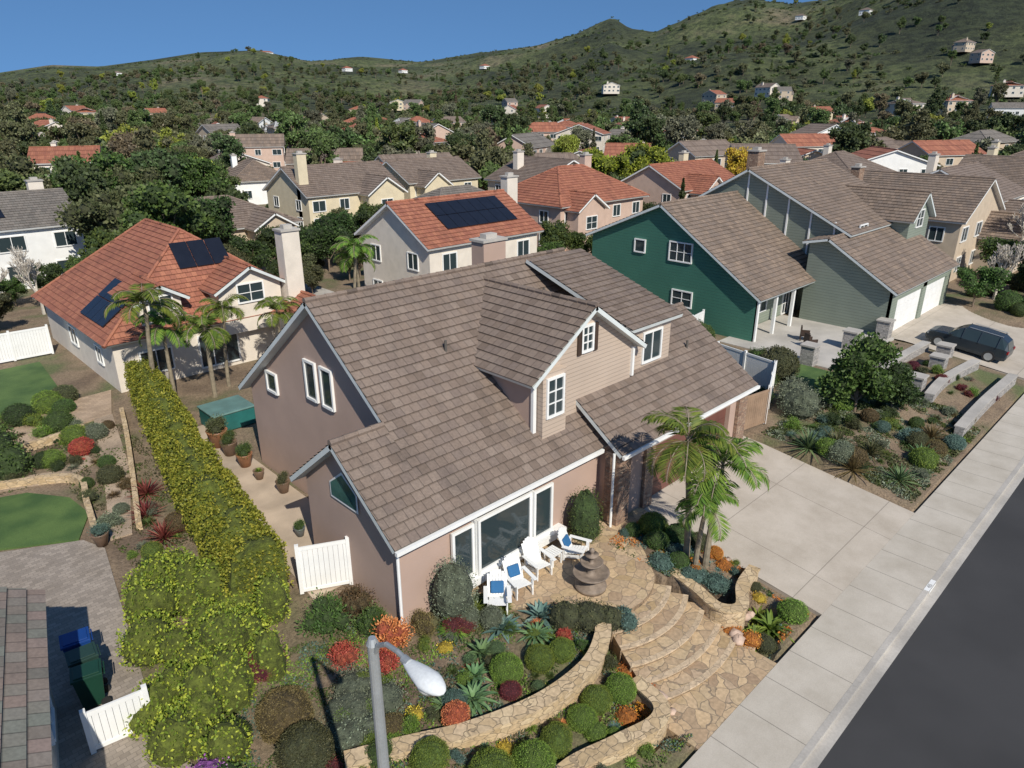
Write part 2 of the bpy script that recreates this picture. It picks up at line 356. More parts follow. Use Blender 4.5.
# ------------------------------------------------------------ roofs
def slope(R,A,B,At,Bt,c=.34,th=.16,h=.05,mi=0,mf=1):
    A,B,At,Bt=[Vector(p) for p in(A,B,At,Bt)]
    d=(B-A).normalized(); n=d.cross(At-A).normalized()
    if n.length<.1: n=d.cross(Bt-A).normalized()
    if n.z<0: n=-n
    up=n.cross(d)
    if up.z<0: up=-up
    Ls=(At-A).dot(up); rows=max(1,round(Ls/c))
    for i in range(rows):
        t0,t1=i/rows,(i+1)/rows
        l0,r0=A.lerp(At,t0),B.lerp(Bt,t0); l1,r1=A.lerp(At,t1),B.lerp(Bt,t1)
        q=[l0+n*h,r0+n*h,r1+n*.008,l1+n*.008]
        uv=[(p.dot(d),v) for p,v in zip(q,(i+.02,i+.02,i+.98,i+.98))]
        R.face(q,mi,uv)
        q=[l0,r0,r0+n*h,l0+n*h]; R.face(q,mi,[(p.dot(d),i+.9) for p in q])
    a,b,at,bt=[p-n*.004 for p in(A,B,At,Bt)]; a2,b2,at2,bt2=[p-n*th for p in(A,B,At,Bt)]
    R.face([a2,b2,bt2,at2],mf); R.face([a,b,b2,a2],mf); R.face([b,bt,bt2,b2],mf); R.face([a,a2,at2,at],mf)
def ridge(R,p,q,r=.11,mi=0):
    p=Vector(p);q=Vector(q);L=(q-p).length; k=max(1,int(L/.4))
    for i in range(k):
        a=p.lerp(q,i/k);b=p.lerp(q,(i+1)/k)
        n0=len(R.f); R.cyl(a,b,r*1.08,r*.92,6,mi)
        for j in range(n0,len(R.f)): R.u[j]=[(i*.36+.1,77.3+i)]*len(R.f[j])
def gable(W,R,x0,x1,ya,za,yr,zr,yb,zb,z0,oh=.4,ax='x',x1b=None,c=.34,gw=0,front=True,ends=(1,1),mf=1):
    S=(lambda x,y,z:Vector((x,y,z))) if ax=='x' else (lambda x,y,z:Vector((y,x,z)))
    x1b=x1b or x1
    slope(R,S(x0,ya,za),S(x1,ya,za),S(x0,yr,zr),S(x1,yr,zr),c,mf=mf)
    slope(R,S(x0,yb,zb),S(x1b,yb,zb),S(x0,yr,zr),S(x1b,yr,zr),c,mf=mf)
    ridge(R,S(x0,yr,zr+.02),S(x1,yr,zr+.02))
    ka=(zr-za)/(yr-ya);kb=(zr-zb)/(yb-yr); X0,X1=x0+oh,x1-oh; Ya,Yb=ya+oh,yb-oh; d=.1
    Za,Zb=za+ka*oh-d,zb+kb*oh-d
    for X,e in((X0,ends[0]),(X1,ends[1])):
        if e: W.face([S(X,Ya,z0),S(X,Yb,z0),S(X,Yb,Zb),S(X,yr,zr-d),S(X,Ya,Za)],gw)
    if front: W.face([S(X0,Ya,z0),S(X1,Ya,z0),S(X1,Ya,Za),S(X0,Ya,Za)])
    W.face([S(X0,Yb,z0),S(X1,Yb,z0),S(X1,Yb,Zb),S(X0,Yb,Zb)])
def hip(W,R,x0,x1,y0,y1,ze,zr,z0,oh=.5,ax='x',c=.34,ins=None,mf=1):
    S=(lambda x,y,z:Vector((x,y,z))) if ax=='x' else (lambda x,y,z:Vector((y,x,z)))
    ym=(y0+y1)/2; i=ins if ins is not None else (y1-y0)/2; a=S(x0+i,ym,zr); b=S(x1-i,ym,zr)
    P=[S(x0,y0,ze),S(x1,y0,ze),S(x1,y1,ze),S(x0,y1,ze)]
    slope(R,P[0],P[1],a,b,c,mf=mf); slope(R,P[3],P[2],a,b,c,mf=mf); slope(R,P[0],P[3],a,a,c,mf=mf); slope(R,P[1],P[2],b,b,c,mf=mf)
    ridge(R,a,b); [ridge(R,p,q) for p,q in((P[0],a),(P[3],a),(P[1],b),(P[2],b))]
    X0,X1,Y0,Y1=x0+oh,x1-oh,y0+oh,y1-oh; Q=[S(X0,Y0,0),S(X1,Y0,0),S(X1,Y1,0),S(X0,Y1,0)]
    for k in range(4):
        p,q=Q[k],Q[(k+1)%4]; W.face([(p.x,p.y,z0),(q.x,q.y,z0),(q.x,q.y,ze),(p.x,p.y,ze)])
def win(G,c,n,w,h,cols=2,rows=1,fr=.09):
    x,y,z=c; s=-1 if n[1]=='-' else 1
    def bx(u0,u1,v0,v1,d0,d1,mi):
        a,b=sorted((d0*s,d1*s))
        if n[0]=='y': G.box(x+u0,x+u1,y+a,y+b,z+v0,z+v1,mi)
        else: G.box(x+a,x+b,y+u0,y+u1,z+v0,z+v1,mi)
    W,H=w/2,h/2
    bx(-W,W,-H,H,-.02,.02,1)
    bx(-W-fr,-W,-H-fr,H+fr,-.02,.07,0); bx(W,W+fr,-H-fr,H+fr,-.02,.07,0)
    bx(-W,W,H,H+fr,-.02,.07,0); bx(-W,W,-H-fr,-H,-.02,.09,0)
    for i in range(1,cols): u=-W+w*i/cols; bx(u-.025,u+.025,-H,H,.0,.055,0)
    for i in range(1,rows): v=-H+h*i/rows; bx(-W,W,v-.02,v+.02,.0,.05,0)
def chimney(M,x,y,w,d,z0,z1,mi=0,mc=1):
    M.box(x-w/2,x+w/2,y-d/2,y+d/2,z0,z1,mi); M.box(x-w/2-.08,x+w/2+.08,y-d/2-.08,y+d/2+.08,z1,z1+.12,mc)
    M.box(x-w/4,x+w/4,y-d/4,y+d/4,z1+.12,z1+.35,mc)
def solar(P,A,B,At,s0,s1,t0,t1,lift=.14):
    A,B,At=Vector(A),Vector(B),Vector(At); u=B-A; v=At-A; n=u.cross(v).normalized()
    if n.z<0:n=-n
    q=[A+u*s0+v*t0+n*lift,A+u*s1+v*t0+n*lift,A+u*s1+v*t1+n*lift,A+u*s0+v*t1+n*lift]
    cols=max(1,round((u.length*(s1-s0))/1.05)); rows=max(1,round((v.length*(t1-t0))/1.7))
    for i in range(cols):
        for j in range(rows):
            g=.02
            a=q[0]+(q[1]-q[0])*((i+g)/cols)+(q[3]-q[0])*((j+g)/rows); e=(q[1]-q[0])*((1-2*g)/cols); f=(q[3]-q[0])*((1-2*g)/rows)
            c=[a,a+e,a+e+f,a+f]; P.face(c,0); P.face([p-n*.05 for p in c],0)
            for k in range(4): P.face([c[k],c[(k+1)%4],c[(k+1)%4]-n*.05,c[k]-n*.05],0)
# ------------------------------------------------------------ MAIN HOUSE
O=(17,19,0); H=empty('stucco_house',O)
W,R,G=MB(),MB(),MB()
gable(W,R,11.2,24.2,14.1,3.0,21.3,8.4,27.8,3.5,-.1)
gable(W,R,9.3,11.2,14.1,3.0,17.1,5.25,20.0,3.0,-.1,x1b=11.6,front=False,ends=(1,0))
W.face([(9.7,14.5,-.1),(11.6,14.5,-.1),(11.6,14.5,3.15),(9.7,14.5,3.15)])
gable(W,R,18.4,28.2,13.2,3.0,17.4,5.86,22.4,2.7,-.1,front=False)
W.box(18.8,20.9,13.6,13.9,-.1,3.2,0); W.box(20.9,26.7,13.6,13.9,2.35,3.2,0); W.box(26.7,27.8,13.6,13.9,-.1,3.2,0)
gable(W,R,15.0,20.9,15.7,5.85,18.9,8.0,22.1,5.85,3.4,ax='y',gw=1)
W.box(16.25,17.45,15.05,15.38,3.6,6.12,1)
slope(R,(21.4,15.25,6.5),(24.9,15.25,6.5),(21.4,20.9,8.42),(24.9,20.9,8.42))
W.box(21.3,24.5,15.55,20.6,3.6,6.5,1)
W.face([(24.5,15.55,6.5),(24.5,20.6,6.5),(24.5,20.6,8.15)],1)
W.obj('walls',[STUCCO,SIDING],H,O); R.obj('roof',[TILE_B,FASC],H,O)
win(G,(11.58,21.0,5.25),'x-',.62,1.35,1,1); win(G,(11.58,22.1,5.25),'x-',.62,1.35,1,1)
win(G,(11.58,25.3,4.3),'x-',.7,.7,1,1)
win(G,(16.85,15.05,5.2),'y-',.72,1.3,2,3)
win(G,(18.9,15.4,6.75),'y-',.5,.85,2,3)
win(G,(23.2,15.55,5.45),'y-',1.15,1.15,2,1)
G.box(11.55,16.6,14.1,14.5,.25,.5,0)
win(G,(13.7,14.32,1.5),'y-',2.3,1.8,1,1,.12); win(G,(12.0,14.4,1.45),'y-',.7,1.7,1,1,.1); win(G,(15.6,14.4,1.45),'y-',.8,1.7,1,1,.1)
G.box(12.45,12.55,14.15,14.5,.5,2.55,0);G.box(14.95,15.05,14.15,14.5,.5,2.55,0)
q=[(9.68,16.5,3.1),(9.68,17.9,3.1),(9.68,17.9,3.55),(9.68,17.2,4.05),(9.68,16.5,3.62)]
G.face([(p[0]-.03,17.2+(p[1]-17.2)*1.12,3.55+(p[2]-3.55)*1.2) for p in q],0); G.face([(p[0]-.045,p[1],p[2]) for p in q],2)
G.cyl((9.6,14.42,0),(9.6,14.42,3),.05,.05,8,0); G.cyl((18.35,13.5,0),(18.35,13.5,3),.05,.05,8,0)
G.box(18.35,18.56,15.33,15.40,6.2,7.25,3); G.box(19.24,19.45,15.33,15.40,6.2,7.25,3)
G.box(9.3,18.4,13.98,14.09,2.86,2.99,0); G.box(18.4,28.2,13.08,13.19,2.86,2.99,0)
G.box(16.05,16.2,15.3,15.42,3.6,5.8,0); G.box(21.62,21.74,15.3,15.42,4.6,5.8,0)
G.obj('windows',[WHITE,GLASS,GLASS2,DARKW],H,O)
m=MB()
for i in range(4): m.box(20.92,26.68,13.78,13.84,-.05+.6*i,.53+.6*i,0)
m.box(17.3,18.3,15.6,15.66,0,2.1,1)
m.obj('garage_door',[GARD,DARKW],H,O)
m=MB(); m.box(18.5,19.2,13.35,14.0,-.1,2.9); m.box(20.3,20.88,13.45,13.58,-.1,2.9); m.box(27.2,27.9,13.44,13.58,-.1,2.9); m.box(27.82,27.95,13.45,16,-.1,2.6)
m.obj('stone_columns',[BRICK],H,O)
m=MB(); chimney(m,24.2,26.3,1.5,.9,2.5,8.2); m.obj('chimney',[STUCCO,KERB],H,O)
m=MB()
for p in((14,24,6.8),(21,19.5,7.2),(15,18.6,6.5),(26,15.6,4.7)): m.cyl((p[0],p[1],p[2]-.3),(p[0],p[1],p[2]+.3),.05,.05,8)
m.obj('vent_pipes',[TILE_GR],H,O)
# ------------------------------------------------------------ GREEN HOUSE
O=(50,24,0); H=empty('green_house',O); W,R,G=MB(),MB(),MB()
gable(W,R,42,54.4,20.2,2.9,28.3,8.2,34.8,5.4,-.1,gw=1,front=False)
W.face([(42.4,22.4,-.1),(54,22.4,-.1),(54,22.4,4.2),(42.4,22.4,4.2)],0)
gable(W,R,52,66,19.0,6.0,27.4,10.0,34,6.2,-.1,gw=0)
gable(W,R,17.4,26,59.4,6.3,62.0,8.3,64.6,6.3,3,ax='y')
gable(W,R,49.6,63,14.6,3.0,19.6,6.0,21.4,5.6,-.1,front=False)
W.box(50,51.1,14.98,15.2,-.1,3.1,0);W.box(56.2,57,14.98,15.2,-.1,3.1,0);W.box(61.6,62.6,14.98,15.2,-.1,3.1,0);W.box(51.1,61.6,14.98,15.2,2.3,3.1,0)
W.obj('walls',[GGREY,GREEN],H,O); R.obj('roof',[TILE_G,FASC],H,O)
win(G,(42.38,26.6,5.1),'x-',1.7,1.2,3,2); win(G,(42.38,26.2,1.9),'x-',1.5,1.0,2,2);win(G,(42.38,30,5.1),'x-',.8,.8,1,1)
win(G,(62.0,17.8,6.3),'y-',1.3,1.2,2,2); win(G,(55,19.4,5.9),'y-',1.3,.9,2,2);win(G,(46.5,22.38,1.6),'y-',1.6,1.3,2,2);win(G,(50.4,22.38,1.2),'y-',.8,2.2,2,3)
for x in (53.3,55.9,58.3): G.box(x-.07,x+.07,19.32,19.39,3,6.2,0)
for y in (20.4,22.2,24,25.8,27.4): G.box(52.32,52.39,y-.06,y+.06,3,6.3+(y-19.4)*.45,0)
G.box(52.4,65.6,19.32,19.39,4.9,5.04,0)
for x in(42.5,45,47.6,50.2): G.box(x-.1,x+.1,20.5,20.7,0,3.0,0)
for d in((50.02+1.1,56.2),(57,61.6)):
    for i in range(4): G.box(d[0],d[1],15.1,15.16,-.05+.6*i,.53+.6*i,0)
G.obj('windows_and_trim',[WHITE,GLASS],H,O)
m=MB(); chimney(m,60,31,1.2,1.0,3,10.8); m.obj('chimney',[BRICK,KERB],H,O)
for p in((40.9,16.2),(45.6,15.6),(49.6,15.0)):
    m=MB(); m.box(-.4,.4,-.4,.4,0,1.2); m.box(-.47,.47,-.47,.47,1.2,1.3,1); m.obj('stone_pillar',[GREYST,KERB],loc=(p[0],p[1],-.05))
slab('porch_paving',[(41,14.4),(50,14.4),(50,22.3),(41,22.3)],-.3,0.02,mat('porch_concrete',(.46,.43,.39),.8,.15,.5))
for x,y in((44,17.5),(45.2,18.4)):
    m=MB(); m.box(-.3,.3,-.3,.3,.35,.42); m.box(-.3,.3,.22,.3,.42,.95); m.box(-.34,-.28,-.3,.3,.42,.62); m.box(.28,.34,-.3,.3,.42,.62)
    for a in(-.27,.27):
        for b in(-.27,.27): m.box(a-.03,a+.03,b-.03,b+.03,.02,.36)
    m.obj('patio_chair',[DARKW],loc=(x,y,0),rot=(0,0,U(0,3)))
# ------------------------------------------------------------ generic houses
def house(name,x,y,w,d,eave,rise,wall,tile,kind='gable',ax='x',rz=0,chim=None,chm=None,det=True,wing=None,z=0,chz=1.6):
    H=empty(name,(x,y,z),rz); W,R,G=MB(),MB(),MB(); c=.4 if det else 1.6
    x0,x1,y0,y1=-w/2,w/2,-d/2,d/2
    if kind=='gable':
        if ax=='x': gable(W,R,x0,x1,y0,eave,0,eave+rise,y1,eave,-1,c=c)
        else: gable(W,R,y0,y1,x0,eave,0,eave+rise,x1,eave,-1,ax='y',c=c)
    else:
        if ax=='x': hip(W,R,x0,x1,y0,y1,eave,eave+rise,-1,ax='x',c=c)
        else: hip(W,R,y0,y1,x0,x1,eave,eave+rise,-1,ax='y',c=c)
    if wing:
        for (wx,ww,wy,we,wr) in wing:
            gable(W,R,y0-wy,y0+2.5,wx-ww/2,we,wx,we+wr,wx+ww/2,we,-1,ax='y',c=c)
            win(G,(wx,y0-wy+.4,we-1.3),'y-',1.6,1.2,2,2)
    oh=.5 if kind=='hip' else .4
    lv=[1.4] if eave<4.3 else [1.4,eave-1.2]
    for zz in lv:
        k=max(2,int(w/3.4))
        for i in range(k):
            u=x0+w*(i+.5)/k+U(-.3,.3); ww=random.choice((1.2,1.6,1.9)); win(G,(u,y0+oh,zz),'y-',ww,1.15,2,1)
            win(G,(u,y1-oh,zz),'y+',ww,1.15,2,1)
        k=max(1,int(d/4))
        for i in range(k):
            u=y0+d*(i+.5)/k; win(G,(x0+oh,u,zz),'x-',1.1,1.1,2,1); win(G,(x1-oh,u,zz),'x+',1.1,1.1,2,1)
    W.obj('walls',[wall],H); R.obj('roof',[tile,WHITE],H); G.obj('windows',[WHITE,GLASS],H)
    if chim:
        m=MB(); chimney(m,chim[0],chim[1],1.2,.8,0,eave+rise+chz); m.obj('chimney',[chm or wall,KERB],H)
    return H
O=(15.6,46,0); Hh=empty('terracotta_roof_house',O); W,R,G=MB(),MB(),MB()
hip(W,R,39.8,54.5,9.4,22.2,2.8,7.6,-.1,ax='y',ins=4.6)
gable(W,R,39.4,44.5,15.3,4.6,17.6,5.9,19.9,4.6,2,ax='y'); gable(W,R,39.9,44,11.2,4.6,12.7,5.5,14.2,4.6,3,ax='y')
gable(W,R,37.6,42,18.6,2.8,20.5,3.9,22.4,2.8,-.1,ax='y')
W.obj('walls',[OFFW],Hh,O); R.obj('roof',[TILE_R,FASC],Hh,O)
win(G,(17.6,39.8,4.3),'y-',1.5,1.0,2,2); win(G,(12.7,40.3,4.4),'y-',1.2,.8,2,1)
win(G,(12,40.3,1.3),'y-',1.6,1.2,2,1); win(G,(15.5,40.3,1.2),'y-',2.2,1.8,3,1); win(G,(9.9,43,1.5),'x-',1,.9,2,1); win(G,(9.9,48,1.5),'x-',1.4,1,2,1); win(G,(20.5,38.0,1.4),'y-',1.5,1.3,2,1)
G.obj('windows',[WHITE,GLASS],Hh,O)
m=MB(); chimney(m,20.2,39.6,1.1,.9,-.1,7.6); m.obj('chimney',[OFFW,KERB],Hh,O)
m=MB()
solar(m,(9.4,54.5,2.8),(9.4,39.8,2.8),(9.4+6.4,54.5,7.6),.60,.88,.10,.45)
solar(m,(9.4,39.8,2.8),(22.2,39.8,2.8),(9.4,44.4,7.6),.42,.66,.58,.86)
m.obj('solar_panels',[PANEL],Hh,O)
H2=house('solar_roof_house',35.7,43.2,11.6,9.2,5.3,2.7,OFFW,TILE_R,chim=(7.4,1.0),chm=OFFW,chz=.9)
m=MB(); solar(m,(-5.8,-4.6,5.3),(5.8,-4.6,5.3),(-5.8,0,8.0),.25,.86,.3,.88); m.obj('solar_panels',[PANEL],H2)
house('hip_roof_house',61.5,53.5,15,11,5,3.3,PINKST,TILE_R,'hip',chim=(5,2),wing=[(-4,5,1.5,4.6,1.6)],chz=.8)
house('two_storey_house',72,67,13,10,5.4,2.6,BEIGE,TILE_B,ax='y',chim=(-3,2),chm=OFFW,chz=.8)
house('cream_house',49,82,14,11,4.6,3.0,CREAM,TILE_B,chim=(-6,-3),wing=[(3,6,2,4.4,2)])
house('single_storey_house',31,76,14,11,3.0,2.6,BEIGE,TILE_B,'hip',wing=[(3,5,2,2.9,1.5)])
hq=house('two_storey_house',12,76,11,11,5.0,2.4,WHITE,TILE_GR,chim=(4,3),chm=OFFW,chz=.6)
m=MB(); solar(m,(-5.5,-5.5,5.0),(5.5,-5.5,5.0),(-5.5,0,7.4),.1,.5,.3,.85); m.obj('solar_panels',[PANEL],hq)
house('grey_roof_house',2,84,12,11,5.0,2.4,OFFW,TILE_GR,ax='y')
house('grey_roof_house',53,63,13,9,3.6,2.4,OFFW,TILE_GR,'hip')
house('cream_house',65,84,13,10,4.8,2.6,CREAM,TILE_B,chim=(3,2),chz=.6,wing=[(-3,5,2,4.4,1.8)])
house('terracotta_roof_house',86,55,15,11,4.6,2.8,PINKST,TILE_R,chim=(5,3),chm=CREAM,wing=[(-3,6,2,4.2,2)],chz=.8)
house('brown_roof_house',76.5,23,13,13,5.2,3.2,BEIGE,TILE_G,ax='y',chim=(-4,4),chm=BRICK,wing=[(3,6,3,3.2,2)],chz=.6)
house('brown_roof_house',94,24,14,12,5.2,3.0,OFFW,TILE_B,chim=(4,4),wing=[(-3,6,3,3.2,2)],chz=.8)
house('brown_roof_house',111,22,14,12,5.2,3.2,BEIGE,TILE_G,ax='y',chim=(4,4),chm=CREAM,chz=.8)
house('brown_roof_house',129,24,15,12,5.6,3.2,CREAM,TILE_B,'hip',chim=(-4,4),chm=CREAM,chz=.8)
house('brown_roof_house',88,40,15,11,4.6,2.8,BEIGE,TILE_G,chim=(3,3),chm=OFFW,chz=.6)
house('brown_roof_house',110,44,15,12,5.2,3,OFFW,TILE_B,'hip',chim=(3,3),chz=.6)
house('mottled_roof_house',-5.3,14.0,12.2,12,3.2,3.2,OFFW,TILE_N,'gable','y',rz=radians(-12))
HR=[(15.6,46,12),(35.7,43,10),(61.5,53.5,12),(72,67,10),(49,82,11),(31,76,11),(12,76,10),(2,84,9),(53,63,10),(65,84,9),(86,55,11),(76.5,23,11),(94,24,11),(111,22,11),(129,24,11),(88,40,11),(110,44,11),(17,20,16),(52,24,20),(-5,14,12)]
NEARN=len(HR)
k=0
wl=[OFFW,BEIGE,CREAM,PINKST,OFFW,WHITE]; tl=[TILE_R,TILE_R,TILE_B,TILE_GR,TILE_G]
tries=0
while k<105 and tries<9000:
    tries+=1
    a=AZ+radians(U(-47,47)); r=98*(7.5**(random.random()**.85)) ; x,y=r*cos(a),r*sin(a)
    if r>420 and random.random()<.35: continue
    if y<14 : continue
    if any((x-h[0])**2+(y-h[1])**2<(h[2]+8)**2 for h in HR): continue
    HR.append((x,y,8)); k+=1
    zz=gz(x,y)+ (1.5 if r>200 else .2)
    house('hillside_house' if r>330 else 'suburban_house',x,y,U(12,17),U(9,11),random.choice((3.4,5.4,5.4)),U(2.2,2.8),random.choice(wl),random.choice(tl),random.choice(('gable','hip')),random.choice('xy'),U(0,3),z=zz,det=r<130,chim=(3,2) if random.random()<.4 else None,chz=.5,wing=[(2,6,2,3.1,1.8)] if random.random()<.5 else None)
for (az,rr,wd) in((-17.5,1900,34),(-18.9,1880,22),(6.6,1250,20),(-27,1700,16),(-8,1500,15),(-2,1350,16),(24,950,15),(-12,1300,15),(13,900,14),(30,1000,16),(20,1150,14)):
    a=AZ-radians(az); x,y=rr*cos(a),rr*sin(a)
    house('hilltop_house',x,y,wd,12,7 if wd>20 else 4,3,WHITE,random.choice((TILE_B,TILE_R)),'hip',z=hill(x,y)+1,det=False)
# ------------------------------------------------------------ vegetation generators
def leafV(P,size,asp=.55,up=.3,dirs=None):
    n=len(P); d=rng.normal(size=(n,3)) if dirs is None else dirs+rng.normal(size=(n,3))*.6
    d[:,2]+=up; d/=np.linalg.norm(d,axis=1)[:,None]
    e=np.cross(d,rng.normal(size=(n,3))); e/=np.linalg.norm(e,axis=1)[:,None]
    s=(size*rng.uniform(.6,1.3,n))[:,None]
    return np.stack([P-d*s*.5,P+e*s*asp*.5,P+d*s*.5,P-e*s*asp*.5],1).reshape(-1,3)
def mk(name,parts,mats):
    VV=[];FF=[];MM=[];o=0
    for V,F,mi in parts:
        VV.append(np.asarray(V))
        if F is None:
            q=np.arange(len(V)).reshape(-1,4)+o; FF+=q.tolist(); MM+=[mi]*len(q)
        else: FF+=[tuple(i+o for i in f) for f in F]; MM+=[mi]*len(F)
        o+=len(V)
    me=bpy.data.meshes.new(name); me.from_pydata(np.concatenate(VV).tolist(),[],FF)
    for m in mats: me.materials.append(m)
    me.polygons.foreach_set('material_index',MM); me.update(); return me
def sph(c,r,nu=10,nv=7,jit=.12):
    V=[];F=[]
    for j in range(nv+1):
        t=pi*j/nv
        for i in range(nu):
            p=2*pi*i/nu; k=1+U(-jit,jit); V.append((c[0]+r[0]*sin(t)*cos(p)*k,c[1]+r[1]*sin(t)*sin(p)*k,c[2]+r[2]*cos(t)*k))
    for j in range(nv):
        for i in range(nu): a=j*nu+i;b=j*nu+(i+1)%nu; F.append((a,b,b+nu,a+nu))
    return np.array(V),F
def shellpts(c,r,n,lo=.9,hi=1.08,zmin=None):
    d=rng.normal(size=(n,3)); d/=np.linalg.norm(d,axis=1)[:,None]
    k=rng.uniform(lo,hi,n)[:,None]; P=np.array(c)+d*k*np.array(r)
    if zmin is not None:
        s=P[:,2]>zmin; return P[s],d[s]
    return P,d
F_DG=foliage('dark_green_leaves',(.034,.056,.018),(.07,.10,.03)); F_MG=foliage('green_leaves',(.055,.092,.025),(.11,.16,.04))
F_OL=foliage('olive_leaves',(.068,.075,.032),(.13,.13,.06)); F_YG=foliage('yellow_green_leaves',(.15,.18,.02),(.30,.30,.04))
F_HG=foliage('golden_hedge_leaves',(.13,.16,.022),(.36,.34,.045),2.2,lo=.5); F_BG=foliage('blue_green_leaves',(.08,.14,.115),(.16,.23,.19))
F_RP=foliage('red_purple_leaves',(.11,.022,.03),(.24,.06,.06)); F_CO=foliage('coral_leaves',(.42,.10,.05),(.6,.22,.12)); F_OR=foliage('orange_leaves',(.45,.16,.03),(.6,.3,.06))
F_GY=foliage('grey_green_leaves',(.12,.14,.09),(.22,.24,.17)); F_AG=foliage('agave_leaves',(.08,.14,.06),(.16,.24,.10),transl=.1); F_LG=foliage('lime_leaves',(.11,.17,.03),(.22,.28,.05))
F_BR=foliage('bronze_leaves',(.11,.08,.035),(.18,.13,.06)); F_PK=foliage('flower_petals',(.3,.1,.35),(.5,.25,.5)); F_PA=foliage('palm_leaves',(.085,.145,.025),(.2,.25,.045)); F_YE=foliage('yellow_petals',(.5,.36,.04),(.65,.5,.08))
def ff(n,a,b): return foliage(n,a,b,scale=.45,transl=0,lo=.75,k=1.45)
FT=[ff('far_dark_leaves',(.038,.056,.02),(.06,.08,.03)),ff('far_green_leaves',(.058,.085,.026),(.09,.12,.038)),ff('far_olive_leaves',(.074,.078,.036),(.11,.11,.052)),ff('far_grey_leaves',(.085,.088,.055),(.13,.13,.08)),ff('far_brown_leaves',(.10,.08,.048),(.15,.12,.07)),ff('far_yellow_leaves',(.14,.16,.025),(.22,.23,.04))]
CORE=mat('shrub_core',(.018,.026,.010),.95,.3,3)  # very dark green, the crown's inner shade put into the core colour
def tree_mesh(name,h,cr,ch,K,n,leaf,tr=.16,lf=F_MG,bark=BARK):
    base=h-ch; cz=h-ch*.5; cl=[]
    for i in range(K):
        d=rng.normal(size=3); d/=np.linalg.norm(d); k=rng.uniform(.35,.85)
        c=np.array([d[0]*cr*k,d[1]*cr*k,cz+d[2]*ch*.5*k]); rr=rng.uniform(.24,.40)*cr; cl.append((c,rr))
    parts=[]
    m=MB(); m.cyl((0,0,-.5),(0,0,base),tr,tr*.75,7); m.cyl((0,0,base),(cl[0][0][0]*.3,cl[0][0][1]*.3,cz),tr*.75,tr*.35,6)
    for c,rr in cl: m.cyl((0,0,base*rng.uniform(.8,1.1)),tuple(c),tr*.4,tr*.1,5,cap=False)
    parts.append((np.array(m.v),m.f,1))
    w=np.array([rr**2 for _,rr in cl]); w=w/w.sum()
    for (c,rr),q in zip(cl,w):
        k=max(20,int(n*q)); P,d=shellpts(c,(rr,rr,rr*.8),k,.6,1.12)
        parts.append((leafV(P,leaf,.7,.2,d*.9),None,0))
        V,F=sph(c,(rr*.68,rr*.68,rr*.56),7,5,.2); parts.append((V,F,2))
    return mk(name,parts,[lf,bark,CORE])
T_R=[tree_mesh('round_tree_mesh',8,3.6,6.2,18,5200,.30) for _ in range(3)]
T_E=[tree_mesh('tall_tree_mesh',14,3.8,11,24,2600,.5,.25,F_OL) for _ in range(3)]
T_F=[tree_mesh('far_tree_mesh',9,4.2,7.4,15,1200,.7,.2,F_DG) for _ in range(4)]
T_S=[tree_mesh('small_tree_mesh',3.2,1.8,2.7,14,5200,.16,.07,F_DG)]
T_X=[tree_mesh('hill_shrub_mesh',3.0,2.6,3.0,7,200,.7,.1,F_DG) for _ in range(3)]
def conifer(h=11,r=2.2):
    P=[];n=2200
    for i in range(n):
        t=rng.random()**.8; z=1+t*(h-1); rr=(1-t)*r*(.75+.25*sin(z*4))*sqrt(rng.uniform(.4,1)); a=rng.uniform(0,2*pi); P.append((rr*cos(a),rr*sin(a),z))
    m=MB(); m.cyl((0,0,-.5),(0,0,h*.95),.2,.03,7)
    return mk('conifer_mesh',[(leafV(np.array(P),.5,.5,-.2),None,0),(np.array(m.v),m.f,1)],[F_DG,BARK])
T_C=conifer()
def bare(h=8):
    m=MB()
    def br(p,d,L,r,lv):
        q=p+d*L; m.cyl(p,q,max(r,.022),max(r*.65,.018),4,cap=False)
        if lv==0: return
        for i in range(3 if lv>1 else 4):
            nd=(d+Vector((U(-1,1),U(-1,1),U(-.05,1)))*.7).normalized(); br(p.lerp(q,U(.55,1)),nd,L*U(.6,.82),r*.64,lv-1)
    br(Vector((0,0,-.3)),Vector((0,0,1)),h*.28,.18,6)
    return mk('bare_tree_mesh',[(np.array(m.v),m.f,0)],[PALEB])
T_B=[bare(),bare(9)]
